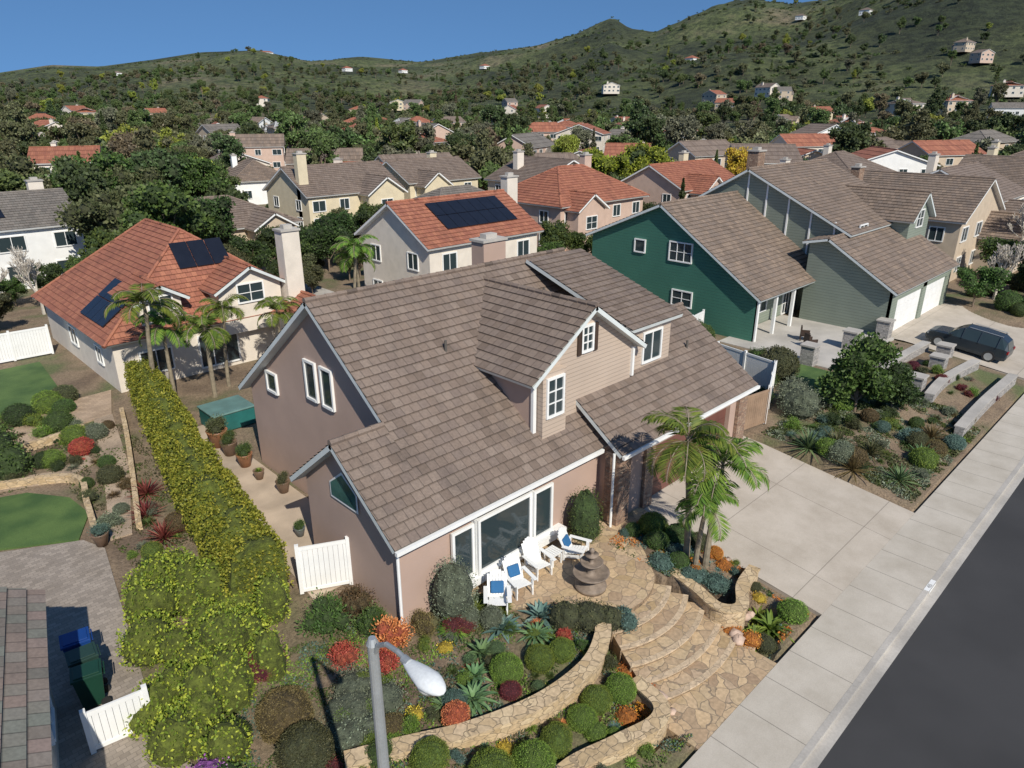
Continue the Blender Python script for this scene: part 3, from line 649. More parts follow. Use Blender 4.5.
def palm(h,L=2.0,nf=13,lean=.2,lf=None,tr=.11):
    m=MB(); pts=[]
    for i in range(9):
        t=i/8; pts.append(Vector((lean*t*t*h*.3,0,h*t-.2)))
    for i in range(8): m.cyl(pts[i],pts[i+1],tr*(1.15-.4*i/8),tr*(1.1-.4*(i+1)/8),9,1,cap=False)
    top=pts[-1]; m.cyl(top,top+Vector((0,0,.55)),tr*.85,tr*.5,8,2)
    top=top+Vector((0,0,.5)); lv=[]
    for k in range(nf):
        a=k*2.4+U(-.2,.2); el=radians(U(15,78)) if k>2 else radians(80); LL=L*U(.85,1.1)
        d=Vector((cos(a),sin(a),0)); e=el; S=14; prev=top.copy()
        side=d.cross(Vector((0,0,1)))
        for s in range(S):
            q=prev+(d*cos(e)+Vector((0,0,1))*sin(e))*(LL/S); m.cyl(prev,q,.02,.015,4,2,cap=False)
            e-=radians(9.5)*(0.6+s/S)
            if s>1:
                ll=.5*sin(pi*min(1,(s+1.5)/(S+1.5)))+.12
                for hh in (0,.33,.66):
                    c=prev.lerp(q,hh)
                    for sg in(-1,1):
                        dv=(side*sg*.95+(q-prev).normalized()*.55+Vector((0,0,-.3+U(-.2,.15)))).normalized()
                        w=(q-prev).normalized()*.028; t=c+dv*ll
                        lv+=[c-w,c+dv*ll*.5-w*1.2+Vector((0,0,.03)),t,c+dv*ll*.5+w*1.2+Vector((0,0,.03))]
            prev=q
    return mk('palm_mesh',[(np.array([tuple(v) for v in lv]),None,0),(np.array(m.v),[f for f in m.f],1)],[lf or F_PA,PTRUNK])
def rosette(n,L,w,el0=10,el1=85,curve=.5,lf=F_AG):
    V=[];F=[];o=0
    for k in range(n):
        t=k/n; a=k*2.3999; el=radians(el0+(el1-el0)*t+U(-6,6)); LL=L*(1-.35*t)*U(.85,1.1)
        d=Vector((cos(a),sin(a),0)); s=Vector((-sin(a),cos(a),0)); e=el; p=Vector((0,0,.02)); S=4
        for i in range(S+1):
            ww=w*(.6,1,.9,.55,.02)[i]; V+= [tuple(p-s*ww*.5+Vector((0,0,ww*.15))),tuple(p),tuple(p+s*ww*.5+Vector((0,0,ww*.15)))]
            p=p+(d*cos(e)+Vector((0,0,1))*sin(e))*(LL/S); e-=curve/S*1.3
        for i in range(S):
            b=o+i*3; F+=[(b,b+1,b+4,b+3),(b+1,b+2,b+5,b+4)]
        o+=(S+1)*3
    return mk('rosette_mesh',[(np.array(V),F,0)],[lf])
def ball(n=2600,leaf=.075,r=1,zs=.85):
    V,F=sph((0,0,zs*.75),(r*.93,r*.93,zs*.93),18,12,.05)
    P,d=shellpts((0,0,zs*.75),(r,r,zs),n,.90,1.06,0)
    f=np.array([1+.10*noise.noise(Vector(p)*2.6) for p in P])[:,None]; P=(P-np.array([0,0,zs*.75]))*f+np.array([0,0,zs*.75])
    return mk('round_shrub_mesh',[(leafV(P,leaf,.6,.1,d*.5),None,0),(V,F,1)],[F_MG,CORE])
def loose(n=1500,leaf=.11,h=1):
    parts=[]
    for i in range(9):
        c=(U(-.5,.5),U(-.5,.5),U(.3,.75)*h); rr=U(.3,.5); P,d=shellpts(c,(rr,rr,rr),n//9,.5,1.25,0); parts.append((leafV(P,leaf,.4,.5,d),None,0))
        V,F=sph(c,(rr*.6,)*3,8,6,.2); parts.append((V,F,1))
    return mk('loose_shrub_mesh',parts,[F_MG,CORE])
def tuft(n=90,L=.8):
    V=[]
    for i in range(n):
        a=U(0,2*pi); d=Vector((cos(a),sin(a),0)); el=U(.5,1.45); s=Vector((-sin(a),cos(a),0))*.018; b=d*U(0,.1); l=L*U(.7,1.1)
        m1=b+(d*cos(el)+Vector((0,0,sin(el))))*l*.55; t=m1+(d*cos(el-.7)+Vector((0,0,sin(el-.7))))*l*.5
        V+=[b,m1-s,t,m1+s]
    return mk('tuft_mesh',[(np.array([tuple(v) for v in V]),None,0)],[F_LG])
B1=[ball(3600,.085),ball(3600,.085)]; BN=[ball(9000,.062),ball(9000,.062)]; L1=[loose(2200,.12),loose(2200,.1),loose(3200,.08)]
AG=[rosette(26,.62,.15,5,80,.35),rosette(34,.8,.11,10,80,.9)]; YU=[rosette(70,.95,.055,-5,88,.25),rosette(60,.8,.05,0,85,.4)]; TF=[tuft(140),tuft(160,.6)]
# ------------------------------------------------------------ trees
def tree(name,me,x,y,s=1,lf=None,z=None):
    return inst(name,me,(x,y,gz(x,y) if z is None else z),U(0,6.28),s,None,{0:lf} if lf else None)
tree('leafy_tree',T_R[0],21.5,64,1.15,F_MG); tree('leafy_tree',T_R[1],26,66,.95,F_DG); tree('leafy_tree',T_R[2],17,62,.85,F_MG); tree('leafy_tree',T_R[2],19,67,1.2,F_OL)
for x,y,s in((24,92,1.3),(32,98,1.4),(38,96,1.2),(18,100,1.3),(10,98,1.3),(28,90,1.1)): tree('leafy_tree',random.choice(T_R),x,y,s,random.choice((F_DG,F_OL,F_MG)))
for x,y,s in((37,62,.75),(41,60,.8),(34,59,.65),(45,57,.6),(26,58,.6),(30,62,.6)): tree('dark_green_tree',random.choice(T_R),x,y,s,F_DG)
for x,y,s in((50,45,.6),(53,44,.5),(47,43,.45)): tree('leafy_tree',random.choice(T_R),x,y,s,F_MG)
for x,y,s in((90,71,1.25),(97,68,1.2)): tree('yellow_green_tree',random.choice(T_R),x,y,s,F_YG)
for x,y,s in((78,12.5,1.15),(73,11.5,1.0),(84,13.5,1.1),(91,12,1.1),(66.5,12.5,.8),(100,13,1.1)): tree('bare_tree',random.choice(T_B),x,y,s)
for x,y,s in((8,63,.8),(5,60,.9),(3,66,.8),(11,61,.7)): tree('bare_tree',random.choice(T_B),x,y,s)
for x,y,s in((67,9.0,.6),(69.5,11.0,.6),(65.5,7.5,.45),(72,9,.55)): tree('dark_green_tree',random.choice(T_R),x,y,s,F_DG)
tree('yellow_leaf_tree',T_R[1],112,60,1.1,foliage('autumn_leaves',(.35,.2,.03),(.45,.3,.05)))
for x,y in((30,26),(33,30),(35,34),(38,36),(36,27)): tree('leafy_tree',random.choice(T_S),x,y,1.2,random.choice((F_MG,F_DG)))
PL=[palm(3.6,1.9),palm(4.4,2.0,12,.25),palm(3.0,1.7,11,-.3)]
tree('palm_tree',PL[1],18.75,10.5,1,z=-.3).rotation_euler[2]=2.4
tree('palm_tree',PL[0],19.0,9.9,1,z=-.3).rotation_euler[2]=-.6
tree('palm_tree',PL[2],18.5,10.0,.85,z=-.3).rotation_euler[2]=1.0
tree('palm_tree',PL[1],10.6,36.8,1.15); tree('palm_tree',PL[0],11.6,37.2,1.0); tree('palm_tree',PL[2],13.3,36.2,1.1); tree('palm_tree',PL[0],17.5,36.5,.95);tree('palm_tree',PL[1],14.5,37.2,.9)
tree('palm_tree',PL[1],26.5,43,1.1);tree('palm_tree',PL[0],27.6,44,1.1)
TM=empty('distant_trees'); n=0
HF=[(h[0]*(1-13/sqrt(h[0]**2+h[1]**2)),h[1]*(1-13/sqrt(h[0]**2+h[1]**2))) for h in HR if h[0]**2+h[1]**2>70**2]
while n<3000:
    a=AZ+radians(U(-52,52)); r=86+1250*random.random()**1.7; x,y=r*cos(a),r*sin(a); az=azof(x,y)
    if y<12: continue
    if az>.1 and r>520 and random.random()<.6: continue
    rr=1.0
    if any((x-h[0])**2+(y-h[1])**2<(h[2]*rr+1.5)**2 for h in HR): continue
    if any((x-h[0])**2+(y-h[1])**2<100 for h in HF) and random.random()<.85: continue
    kk=random.random(); z=gz(x,y)
    if r<190: me=random.choice(T_R+T_F) if kk<.66 else (random.choice(T_E) if kk<.94 else T_C)
    else: me=random.choice(T_F) if kk<.72 else (random.choice(T_E) if kk<.95 else T_C)
    lf=random.choice((FT[0],FT[1],FT[1],FT[2],FT[2],FT[1],FT[0],FT[3],FT[2])); q=random.random()
    if q<.04: lf=FT[5]
    elif q<.09: lf=FT[4]
    s=U(.55,1.2)
    if r<150: s=U(.45,.9)
    inst('tree',me,(x,y,z-.2),U(0,6.28),(s,s,s*U(.85,1.1)),TM,{0:lf}); n+=1
YT=empty('backyard_trees'); n=0
while n<170:
    a=AZ+radians(U(-46,46)); r=U(58,115); x,y=r*cos(a),r*sin(a)
    if y<13 or any((x-h[0])**2+(y-h[1])**2<(h[2]*.72)**2 for h in HR): continue
    s=U(.25,.6); inst('tree',random.choice(T_R+T_S),(x,y,-.1),U(0,6.28),s,YT,{0:random.choice((F_DG,F_MG,F_OL,F_DG))}); n+=1
SH=empty('hillside_shrubs'); n=0
while n<5600:
    a=AZ+radians(U(-48,48)); r=520+1700*random.random()**1.1; x,y=r*cos(a),r*sin(a)
    if noise.fractal(Vector((x/130,y/130,0)),1,2,3)<U(-.35,.3): continue
    s=U(.6,1.8); inst('shrub',random.choice(T_X),(x,y,hill(x,y)-.8*s),U(0,6.28),(s,s,s*.8),SH,{0:random.choice((FT[0],FT[2],FT[0],FT[1]))}); n+=1
# ------------------------------------------------------------ left yard
slab('side_path',[(8.4,17.5),(9.75,17.5),(9.75,20.2),(11.4,20.2),(11.5,33),(10.0,33)],-.2,.0,mat('path_concrete',(.46,.37,.28),.85,.2,.6))
slab('paver_driveway',[(1.2,10),(3.2,10),(3.3,17.2),(4.6,25.1),(4.2,26.2),(1.9,27.4),(-4,28),(-4,20)],-.3,.0,PAVER)
slab('artificial_lawn',[(-2,29),(1.9,27.6),(4.1,26.3),(4.9,28),(4.7,29.8),(3.6,31.4),(1,32.4),(-2,33)],-.1,.03,LAWN)
slab('lawn',[(2,41),(7.5,41),(8,49),(2,49)],-.1,.02,LAWN)
slab('gravel_path',[(4.9,25.5),(5.6,25.4),(7.3,31),(8.6,37.5),(7.8,37.8),(6.4,31.5)],-.1,.02,GRAVEL)
slab('gravel_path',[(2.2,32.6),(4.9,31.6),(6.4,32.4),(6.3,33.4),(4.8,32.7),(2.4,33.7)],-.1,.016,GRAVEL)
slab('brick_patio',[(3.2,36.2),(8.6,37.6),(9.6,41),(4,40.6)],-.1,.03,TPAVER)
def wallpath(name,pts,th,z0,z1,mt,cap=None,sub=6):
    P=[Vector((p[0],p[1],0)) for p in pts]; Q=[]
    for i in range(len(P)-1):
        a=P[max(0,i-1)];b=P[i];c=P[i+1];d=P[min(len(P)-1,i+2)]
        for k in range(sub):
            t=k/sub; Q.append(.5*((2*b)+(c-a)*t+(2*a-5*b+4*c-d)*t*t+(3*b-a-3*c+d)*t**3))
    Q.append(P[-1]); m=MB(); Lf=[];Rt=[]
    for i,p in enumerate(Q):
        t=(Q[min(len(Q)-1,i+1)]-Q[max(0,i-1)]).normalized(); n=Vector((-t.y,t.x,0)); Lf.append(p+n*th/2);Rt.append(p-n*th/2)
    def ribbon(L_,R_,za,zb,mi):
        f=lambda v,z:(v.x,v.y,z)
        for i in range(len(Q)-1):
            a,b,c,d=L_[i],L_[i+1],R_[i+1],R_[i]
            m.face([f(d,zb),f(c,zb),f(b,zb),f(a,zb)],mi); m.face([f(a,za),f(b,za),f(b,zb),f(a,zb)],mi); m.face([f(d,za),f(c,za),f(c,zb),f(d,zb)],mi)
        for v,w in((L_[0],R_[0]),(L_[-1],R_[-1])): m.face([(v.x,v.y,za),(w.x,w.y,za),(w.x,w.y,zb),(v.x,v.y,zb)],mi)
    ribbon(Lf,Rt,z0,z1,0)
    if cap:
        L2=[a+(a-b).normalized()*.05 for a,b in zip(Lf,Rt)];R2=[b+(b-a).normalized()*.05 for a,b in zip(Lf,Rt)]; ribbon(L2,R2,z1,z1+.06,1)
    return m.obj(name,[mt]+([cap] if cap else []))
wallpath('garden_wall',[(4.6,26),(5.0,28.5),(5.3,31),(3.5,32.3),(0,33.5)],.22,-.2,.3,WSTONE)
wallpath('garden_wall',[(5.9,25.5),(7.0,29.5),(8.2,34),(9,37.3)],.2,-.2,.3,WSTONE)
wallpath('garden_wall',[(1,36.5),(4.5,35.8),(7,36.3)],.2,-.2,.35,WSTONE)
def hedge(name,pts,w,h,lf,dens=190,leaf=.1,z=0):
    P=[Vector((p[0],p[1],0)) for p in pts]; V=[];F=[];LP=[];LD=[]
    L=sum((P[i+1]-P[i]).length for i in range(len(P)-1)); n=int(L/.35); ring=10
    def at(s):
        for i in range(len(P)-1):
            l=(P[i+1]-P[i]).length
            if s<=l or i==len(P)-2: return P[i].lerp(P[i+1],min(1,s/l)),(P[i+1]-P[i]).normalized()
            s-=l
    def surf(s,u):
        c,t=at(s); nn=Vector((-t.y,t.x,0)); k=1+.26*noise.noise(Vector((s*.8,u*2,5)))+.13*noise.noise(Vector((s*3,u*6,1)))
        th=pi*u; cx=cos(th); sz=sin(th); ex=abs(cx)**.5*(1 if cx>0 else -1); ez=sz**.45 if sz>0 else 0
        hh=h*(1+.16*noise.noise(Vector((s*.5,0,8)))); wd=w*(1+.35*s/L)
        return c+nn*ex*wd/2*k+Vector((0,0,z+hh*ez*k)), nn*cx+Vector((0,0,sz))
    for i in range(n+1):
        for j in range(ring+1):
            p,d=surf(L*i/n,j/ring); c,_=at(L*i/n); q=c.lerp(p,.92); q.z=z+(p.z-z)*.95; V.append(tuple(q))
    for i in range(n):
        for j in range(ring): a=i*(ring+1)+j; F.append((a,a+1,a+ring+2,a+ring+1))
    F.append(tuple(range(ring+1))); F.append(tuple(range(n*(ring+1),(n+1)*(ring+1))))
    N_=int(L*(w+2*h)*dens)
    for i in range(N_):
        p,d=surf(U(0,L),random.random()); LP.append(tuple(p+d*U(-.08,.12))); LD.append(tuple(d))
    for s in (0,L):
        c,t=at(s); t=t*(1 if s else -1); nn=Vector((-t.y,t.x,0))
        for i in range(int(w*h*dens*1.3)): LP.append(tuple(c+nn*U(-w/2,w/2)+Vector((0,0,z+U(0,h)))+t*U(-.05,.12))); LD.append(tuple(t))
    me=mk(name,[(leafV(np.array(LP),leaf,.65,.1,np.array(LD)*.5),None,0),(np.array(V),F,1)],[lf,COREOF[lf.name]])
    ob=bpy.data.objects.new(name,me); COL.objects.link(ob); return ob
hedge('clipped_hedge',[(10.6,38.6),(9.2,31),(8.0,24.5),(7.1,18.2)],1.4,2.1,F_HG,310,.095)
def mound(name,lumps,lf,dens=160,leaf=.1,up=.2):
    parts=[]
    for x,y,z,r,h in lumps:
        k=int(dens*2*pi*r*r); P,d=shellpts((x,y,z),(r,r,h),k,.84,1.14,gz(x,y)-.1); parts.append((leafV(P,leaf,.6,up,d*.6),None,0))
        V,F=sph((x,y,z),(r*.88,r*.88,h*.86),12,8,.09); parts.append((V,F,1))
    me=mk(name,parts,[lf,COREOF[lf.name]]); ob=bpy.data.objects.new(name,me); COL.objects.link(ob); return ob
lm=[]
while len(lm)<30:
    x=U(3.8,7.2); y=U(15.2,21.8)
    if x>6.7 and y<16.8: continue
    if x<4.4 and y>20.3: continue
    lm.append((x,y,U(.2,.7),U(.4,.8),U(.65,1.15)))
for i in range(9): lm.append((U(3.0,4.1),U(13.4,16.5),U(.2,.4),U(.4,.65),U(.5,.8)))
mound('golden_shrub_mass',lm,F_HG,320,.095)
mound('flowering_shrub',[(3.3,13.2,.1,.6,.6),(3.6,12.4,.1,.5,.5)],F_PK,150,.06); mound('flowering_shrub',[(3.4,12.9,.1,.62,.6)],F_MG,300,.08)
mound('big_garden_bush',[(2.9,34.5,.9,1.3,1.3),(1.8,35.2,.9,1.2,1.4),(3.5,33.6,.5,.8,.9)],F_MG,220,.11)
def shrub(name,kind,x,y,s,lf,z=None,rz=None):
    me=random.choice(kind); z=gz(x,y) if z is None else z
    ss=(s*U(.92,1.08),s*U(.92,1.08),s*U(.85,1.1))
    return inst(name,me,(x,y,z-.02),U(0,6.28) if rz is None else rz,ss,None,{0:lf})
for x,y in((6.4,26.3),(6.3,24.3),(7.0,28.0)): shrub('spiky_cordyline',YU,x,y,1.05,F_RP)
shrub('red_shrub',BN,5.9,15.7,.55,F_RP); shrub('round_shrub',BN,5.4,13.6,.68,F_BR); shrub('round_shrub',BN,4.1,13.9,.5,F_DG); shrub('round_shrub',BN,5.2,12.2,.66,F_OL)
for x,y,s in((10.5,10.9,.44),(11.5,10.6,.42),(12.2,10.4,.36)): shrub('round_shrub',BN,x,y,s,F_LG)
for x,y,s in((10.1,8.7,.42),(11.1,8.7,.4),(11.8,8.8,.4),(12.6,8.6,.42),(9.2,8.6,.5),(8.2,9.0,.55),(7.5,8.5,.5),(7.3,10.2,.45)): shrub('round_shrub',BN,x,y,s,random.choice((F_LG,F_MG,F_LG)))
mound('mounded_shrub',[(13.3,11.2,.15,.55,.55),(13.8,10.7,.15,.6,.5),(14.2,10.3,.1,.45,.45)],F_OL,360,.06)
shrub('coral_shrub',L1,9.0,14.1,.75,F_CO); shrub('coral_shrub',L1,7.6,14.4,.6,F_CO); shrub('coral_shrub',L1,8.3,13.4,.5,F_CO)
shrub('loose_shrub',L1,8.0,16.0,.9,F_MG); shrub('loose_shrub',L1,9.0,16.0,.8,F_BR); shrub('loose_shrub',L1,10.0,13.8,.65,F_BR); shrub('loose_shrub',L1,8.9,15.0,.7,F_MG)
mound('variegated_column_shrub',[(11.05,13.75,.95,.68,1.05),(11.1,13.8,.5,.66,.7)],F_GY,560,.055)
mound('column_shrub',[(17.1,13.7,.95,.6,1.1),(17.15,13.7,.5,.6,.7)],F_MG,560,.055)
for x,y,s in((9.3,10.9,1.1),(11.7,12.3,1.2),(12.9,11.9,1.2),(10.6,12.0,1.1),(8.6,11.2,.9),(12.2,11.4,1),(9.9,11.5,.9)): shrub('agave_plant',AG,x,y,s,random.choice((F_AG,F_BG,F_AG)))
for x,y,s in((11.4,13.3,.9),(10.6,13.2,.8),(12.2,12.9,.7)): shrub('grass_tuft',TF,x,y,s*1.2,F_LG)
for x,y,s in((6.8,12.8,.7),(7.3,13.4,.6),(6.3,12.2,.6),(7.6,12.5,.6),(6.9,11.9,.5)): mound('lavender_mound',[(x,y,.05,s,.3)],F_GY,450,.055)
for x,y,s in((18.6,7.2,1.3),(18.0,7.4,1.1),(18.9,7.8,1)): shrub('agave_plant',AG,x,y,s,F_LG)
for x,y in((18.2,9.9),(18.6,9.2),(17.9,10.9),(18.2,9.0),(18.9,10.9)): mound('blue_succulent_patch',[(x,y,gz(x,y)+.05,.5,.24)],F_BG,520,.06,.8)
for x,y in((19.8,8.9),(19.6,9.5),(17.4,7.9),(13.5,8.4),(13.0,7.9),(19.7,10.1),(12.2,8.1),(13.6,9.2),(17.5,7.3)): mound('orange_succulent_patch',[(x,y,max(-.85,gz(x,y))+.04,.34,.18)],F_OR,480,.055,.8)
for x,y in((10.9,9.9),(12.9,9.95),(9.0,9.4),(19.3,8.0),(10.0,12.9),(7.9,11.6)): mound('yellow_flower_patch',[(x,y,max(-.85,gz(x,y))+.03,.26,.16)],F_YE,420,.05,.8)
for x,y,s,l in((19.4,11.2,.5,F_MG),(19.2,12.2,.55,F_LG),(19.7,10.6,.4,F_OL),(18.6,11.6,.4,F_MG),(17.8,7.0,.35,F_OL),(19.4,6.9,.45,F_LG)): shrub('round_shrub',B1,x,y,s,l)
mound('blue_succulent_patch',[(14.6,9.9,0,.35,.25),(14.8,10.2,.0,.3,.2)],F_BG,480,.055,.8)
def scatter(name,n,x0,x1,y0,y1,s0,s1,kinds,lfs,av=None):
    for i in range(n):
        for _ in range(20):
            x,y=U(x0,x1),U(y0,y1)
            if av is None or not av(x,y): break
        else: continue
        shrub(name,random.choice(kinds),x,y,U(s0,s1),random.choice(lfs))
def onstep(x,y): return sqrt((x-15.6)**2+(y-12.6)**2)<6.2 and -124<math.degrees(atan2(y-12.6,x-15.6))<-50
def patio_av(x,y):
    return (y>12.3 and x>12.6) or onstep(x,y) or (y>10.7+(13.8-x) and x>12.5) or (y>13.9 and x>9.4)
scatter('front_bed_plant',150,6.4,13.4,7.0,13.8,.16,.4,[B1,L1,AG,TF,L1],[F_MG,F_LG,F_OL,F_DG,F_AG,F_BR,F_GY,F_BG,F_LG,F_CO,F_RP],patio_av)
scatter('front_bed_plant',30,3.5,9,6.8,12.2,.25,.5,[B1,L1,AG,TF],[F_MG,F_LG,F_OL,F_GY,F_BR,F_RP],patio_av)
scatter('front_bed_plant',50,17.6,20.0,7.0,13,.16,.34,[B1,L1,AG,TF],[F_MG,F_LG,F_OL,F_BG,F_OR,F_AG,F_BG],onstep)
scatter('garden_plant',46,5.0,8.2,23,37,.25,.55,[B1,L1,TF,AG],[F_MG,F_LG,F_OL,F_DG,F_GY,F_BR],lambda x,y:x>9.3-(33-y)*.12)
scatter('garden_plant',26,0,6.5,32.5,36,.25,.6,[B1,L1,TF,AG],[F_MG,F_LG,F_OL,F_DG,F_CO])
scatter('garden_plant',20,1,8,36.5,42,.3,.7,[B1,L1,TF],[F_MG,F_LG,F_OL,F_DG])
def carpet(name,x0,x1,y0,y1,n,lf,av,thr=.05,seed=0,leaf=.07,h=.09):
    P=[]
    while len(P)<n:
        x,y=U(x0,x1),U(y0,y1)
        if av and av(x,y): n-=1; continue
        q=noise.noise(Vector((x*.9,y*.9,seed)))+.4*noise.noise(Vector((x*3,y*3,seed)))
        if q<thr: n-=.6; continue
        P.append((x,y,zt(x,y)+U(0,h)*min(1,(q-thr)*4+.3)))
    if not P: return
    me=mk(name,[(leafV(np.array(P),leaf,.6,.7),None,0)],[lf]); COL.objects.link(bpy.data.objects.new(name,me))
for lf,sd in((F_MG,3),(F_OL,11),(F_LG,23),(F_BG,31)): carpet('ground_cover',3.4,13.5,6.6,16,34000,lf,patio_av,.12,sd)
for lf,sd in((F_MG,5),(F_BG,13),(F_OR,27)): carpet('ground_cover',17.4,20.1,6.6,13,9000,lf,onstep,.1,sd)
for lf,sd in((F_OL,6),(F_GY,16),(F_MG,26)): carpet('ground_cover',29.8,41,6.6,13.5,26000,lf,None,.12,sd,.1,.12)
for lf,sd in((F_OL,8),(F_MG,18)): carpet('ground_cover',0,8.5,22,37,16000,lf,lambda x,y:(x<4.9 and y<32),.12,sd,.09,.12)
def av2(x,y): return 37<x and y>12
for x,y in((29.9,11.2),(29.9,9.2),(31.1,7.6),(32,9.2),(34,7.6),(36.5,8),(31,10.4)): shrub('yucca_plant',YU,x,y,1.4,random.choice((F_OL,F_BR,F_AG)))
tree('round_tree',T_S[0],35.6,11.4,1.25,F_MG); tree('round_tree',T_S[0],37.2,10.2,.8,F_DG)
mound('grey_shrub',[(33.2,13.2,.6,1.0,.9),(34.2,14,.6,.9,.9)],F_GY,240,.085)
scatter('neighbour_garden_plant',85,29.9,41,6.8,13.6,.3,.65,[B1,L1,TF,AG,L1],[F_MG,F_LG,F_OL,F_DG,F_GY,F_BR,F_BG],av2)
scatter('neighbour_garden_plant',20,41.5,47,7,12,.3,.55,[B1,L1,TF],[F_MG,F_LG,F_OL,F_RP,F_GY])
scatter('side_yard_plant',24,29.5,40,15,26,.6,1.2,[B1,L1],[F_MG,F_DG,F_OL])
scatter('side_yard_plant',14,63,75,6.8,14,.5,1.3,[B1,L1],[F_MG,F_DG,F_OL])
slab('lawn',[(36.8,13.2),(40.5,13.4),(40.5,17.2),(36.8,16.8)],-.1,.02,LAWN)
wallpath('block_retaining_wall',[(41.5,12.2),(44.5,12.4),(49,12.2)],.4,-.8,.45,GREYST,KERB)
wallpath('block_retaining_wall',[(40.5,9.4),(44,9.6),(48.5,9.2)],.4,-.9,.1,GREYST,KERB)
wallpath('block_retaining_wall',[(38,7.2),(43,7.3),(48.5,7.2)],.4,-.9,-.3,GREYST,KERB)
for x,y in((43,13.2),(46,10.6),(41.5,10.4),(48.6,11)):
    m=MB(); m.box(-.4,.4,-.4,.4,-.9,.7); m.box(-.46,.46,-.46,.46,.7,.8,1); m.obj('stone_pillar',[GREYST,KERB],loc=(x,y,-.1))
# ------------------------------------------------------------ front hardscape
pat=[(11.6,14.5),(11.4,13.5),(12.5,12.7),(13.7,12.1),(14.0,11.4),(14.3,10.75)]
for i in range(9):
    a=radians(-122+ (70)*i/8); pat.append((15.6+2.45*cos(a),12.6+2.45*sin(a)))
pat+=[(17.9,11.6),(18.6,12.6),(20.2,13.0),(20.25,13.55),(18.4,13.9),(18.3,15.6),(17.4,15.6),(17.4,14.5)]
slab('flagstone_patio',pat,-.5,.0,FLAG,RISER)
stp=empty('curved_steps',(15.6,12.6,0))
for i in range(1,7):
    r=2.45+.56*i; zz=-.15*i
    a0,a1=-122+1.0*i,-56-2.2*i
    def sect(r,r2,z0,z1,mi,ms,m):
        pts=[(r*cos(radians(a0+(a1-a0)*k/18)),r*sin(radians(a0+(a1-a0)*k/18))) for k in range(19)]
        pts+=[(r2*cos(radians(a1+(a0-a1)*k/18)),r2*sin(radians(a1+(a0-a1)*k/18))) for k in range(19)]
        m.prism(pts,z0,z1,mi,ms)
    m=MB(); sect(r-.05,1.5,-1.3,zz-.05,0,1,m); sect(r-.17,1.5,zz-.05,zz-.004,0,0,m); sect(r,r-.17,zz-.05,zz,2,2,m); m.obj('step_%d'%i,[FLAG,RISER,NOSE],stp)
slab('flagstone_landing',[(12.9,6.31),(17.2,6.31),(17.2,7.6),(12.9,7.6)],-1.2,-.897,FLAG)
wallpath('stone_retaining_wall',[(5.8,11.5),(7,10.9),(8.5,10.1),(10.4,9.5),(12.2,9.45),(13.4,9.9),(14.1,10.5)],.38,-.9,.18,WSTONE,WSTONE)
wallpath('stone_retaining_wall',[(8.0,7.6),(9.6,8.0),(11.2,7.6),(12.4,7.3),(13.0,7.6),(13.2,8.6)],.34,-1,-.38,WSTONE,WSTONE)
wallpath('stone_retaining_wall',[(17.9,10.7),(17.6,9.4),(17.3,8.4),(17.8,7.9),(18.8,8.4),(20.0,8.6)],.3,-1,-.12,WSTONE,WSTONE)
bm_=MB()
for i in range(16):
    x,y=random.choice(((13.4,8.2),(13.1,7.6),(17.2,7.6),(18.2,8.0),(9.2,7.2),(19.9,9.8)));x+=U(-.3,.3);y+=U(-.3,.3)
    r=U(.12,.26); V,F=sph((x,y,max(-.85,gz(x,y))+.08),(r,r*U(.7,1),r*.7),7,5,.15); o=len(bm_.v); bm_.v+=[tuple(v) for v in V]; bm_.f+=[tuple(k+o for k in f) for f in F]; bm_.m+=[0]*len(F); bm_.u+=[None]*len(F)
bm_.obj('boulders',[mat('boulder_rock',(.48,.35,.27),.9,.25,3)],smooth=True)
CUSH=mat('blue_cushion_fabric',(.02,.12,.28),.8,.1)
def adir(x,y,rz,cush=True):
    H=empty('adirondack_chair',(x,y,0),rz); m=MB()
    for i in range(6):
        yy=-.32+i*.105; zz=.40-.022*i; m.box(-.26,.26,yy,yy+.09,zz,zz+.022)
    T=Matrix.Translation((0,.26,.28))@Matrix.Rotation(radians(-26),4,'X')
    for i in range(7):
        u=-.27+i*.09; hh=.86-.025*abs(i-3)**1.6; m.box(u-.04,u+.04,-.012,.012,0,hh,0,T)
    m.box(-.3,.3,.012,.034,.2,.26,0,T); m.box(-.3,.3,.012,.034,.55,.61,0,T)
    for sx in(-1,1):
        m.box(sx*.36-.065,sx*.36+.065,-.42,.38,.58,.605); m.box(sx*.29-.02,sx*.29+.02,-.36,-.26,0,.58)
        m.box(sx*.29-.02,sx*.29+.02,.3,.38,0,.58)
        T2=Matrix.Translation((sx*.27,-.34,.34))@Matrix.Rotation(radians(-12),4,'X'); m.box(-.015,.015,0,.95,-.09,.03,0,T2)
    m.obj('frame',[WHITE],H)
    if cush:
        c=MB(); c.box(-.21,.21,-.09,.0,.12,.5,0,T); c.obj('cushion',[CUSH],H,bevel=.04)
adir(12.2,13.05,radians(-42)); adir(13.3,13.2,radians(-14)); adir(14.45,13.45,radians(-10),False); adir(15.95,13.1,radians(20))
def stable(x,y):
    m=MB()
    for i in range(5): m.box(-.24+i*.1,-.16+i*.1,-.24,.24,.46,.48)
    for a in(-.2,.2):
        for b in(-.2,.2): m.box(a-.02,a+.02,b-.02,b+.02,0,.46)
    m.box(-.22,.22,-.22,-.19,.4,.46);m.box(-.22,.22,.19,.22,.4,.46)
    m.obj('side_table',[WHITE],loc=(x,y,0))
stable(12.8,13.45); stable(15.2,13.5)
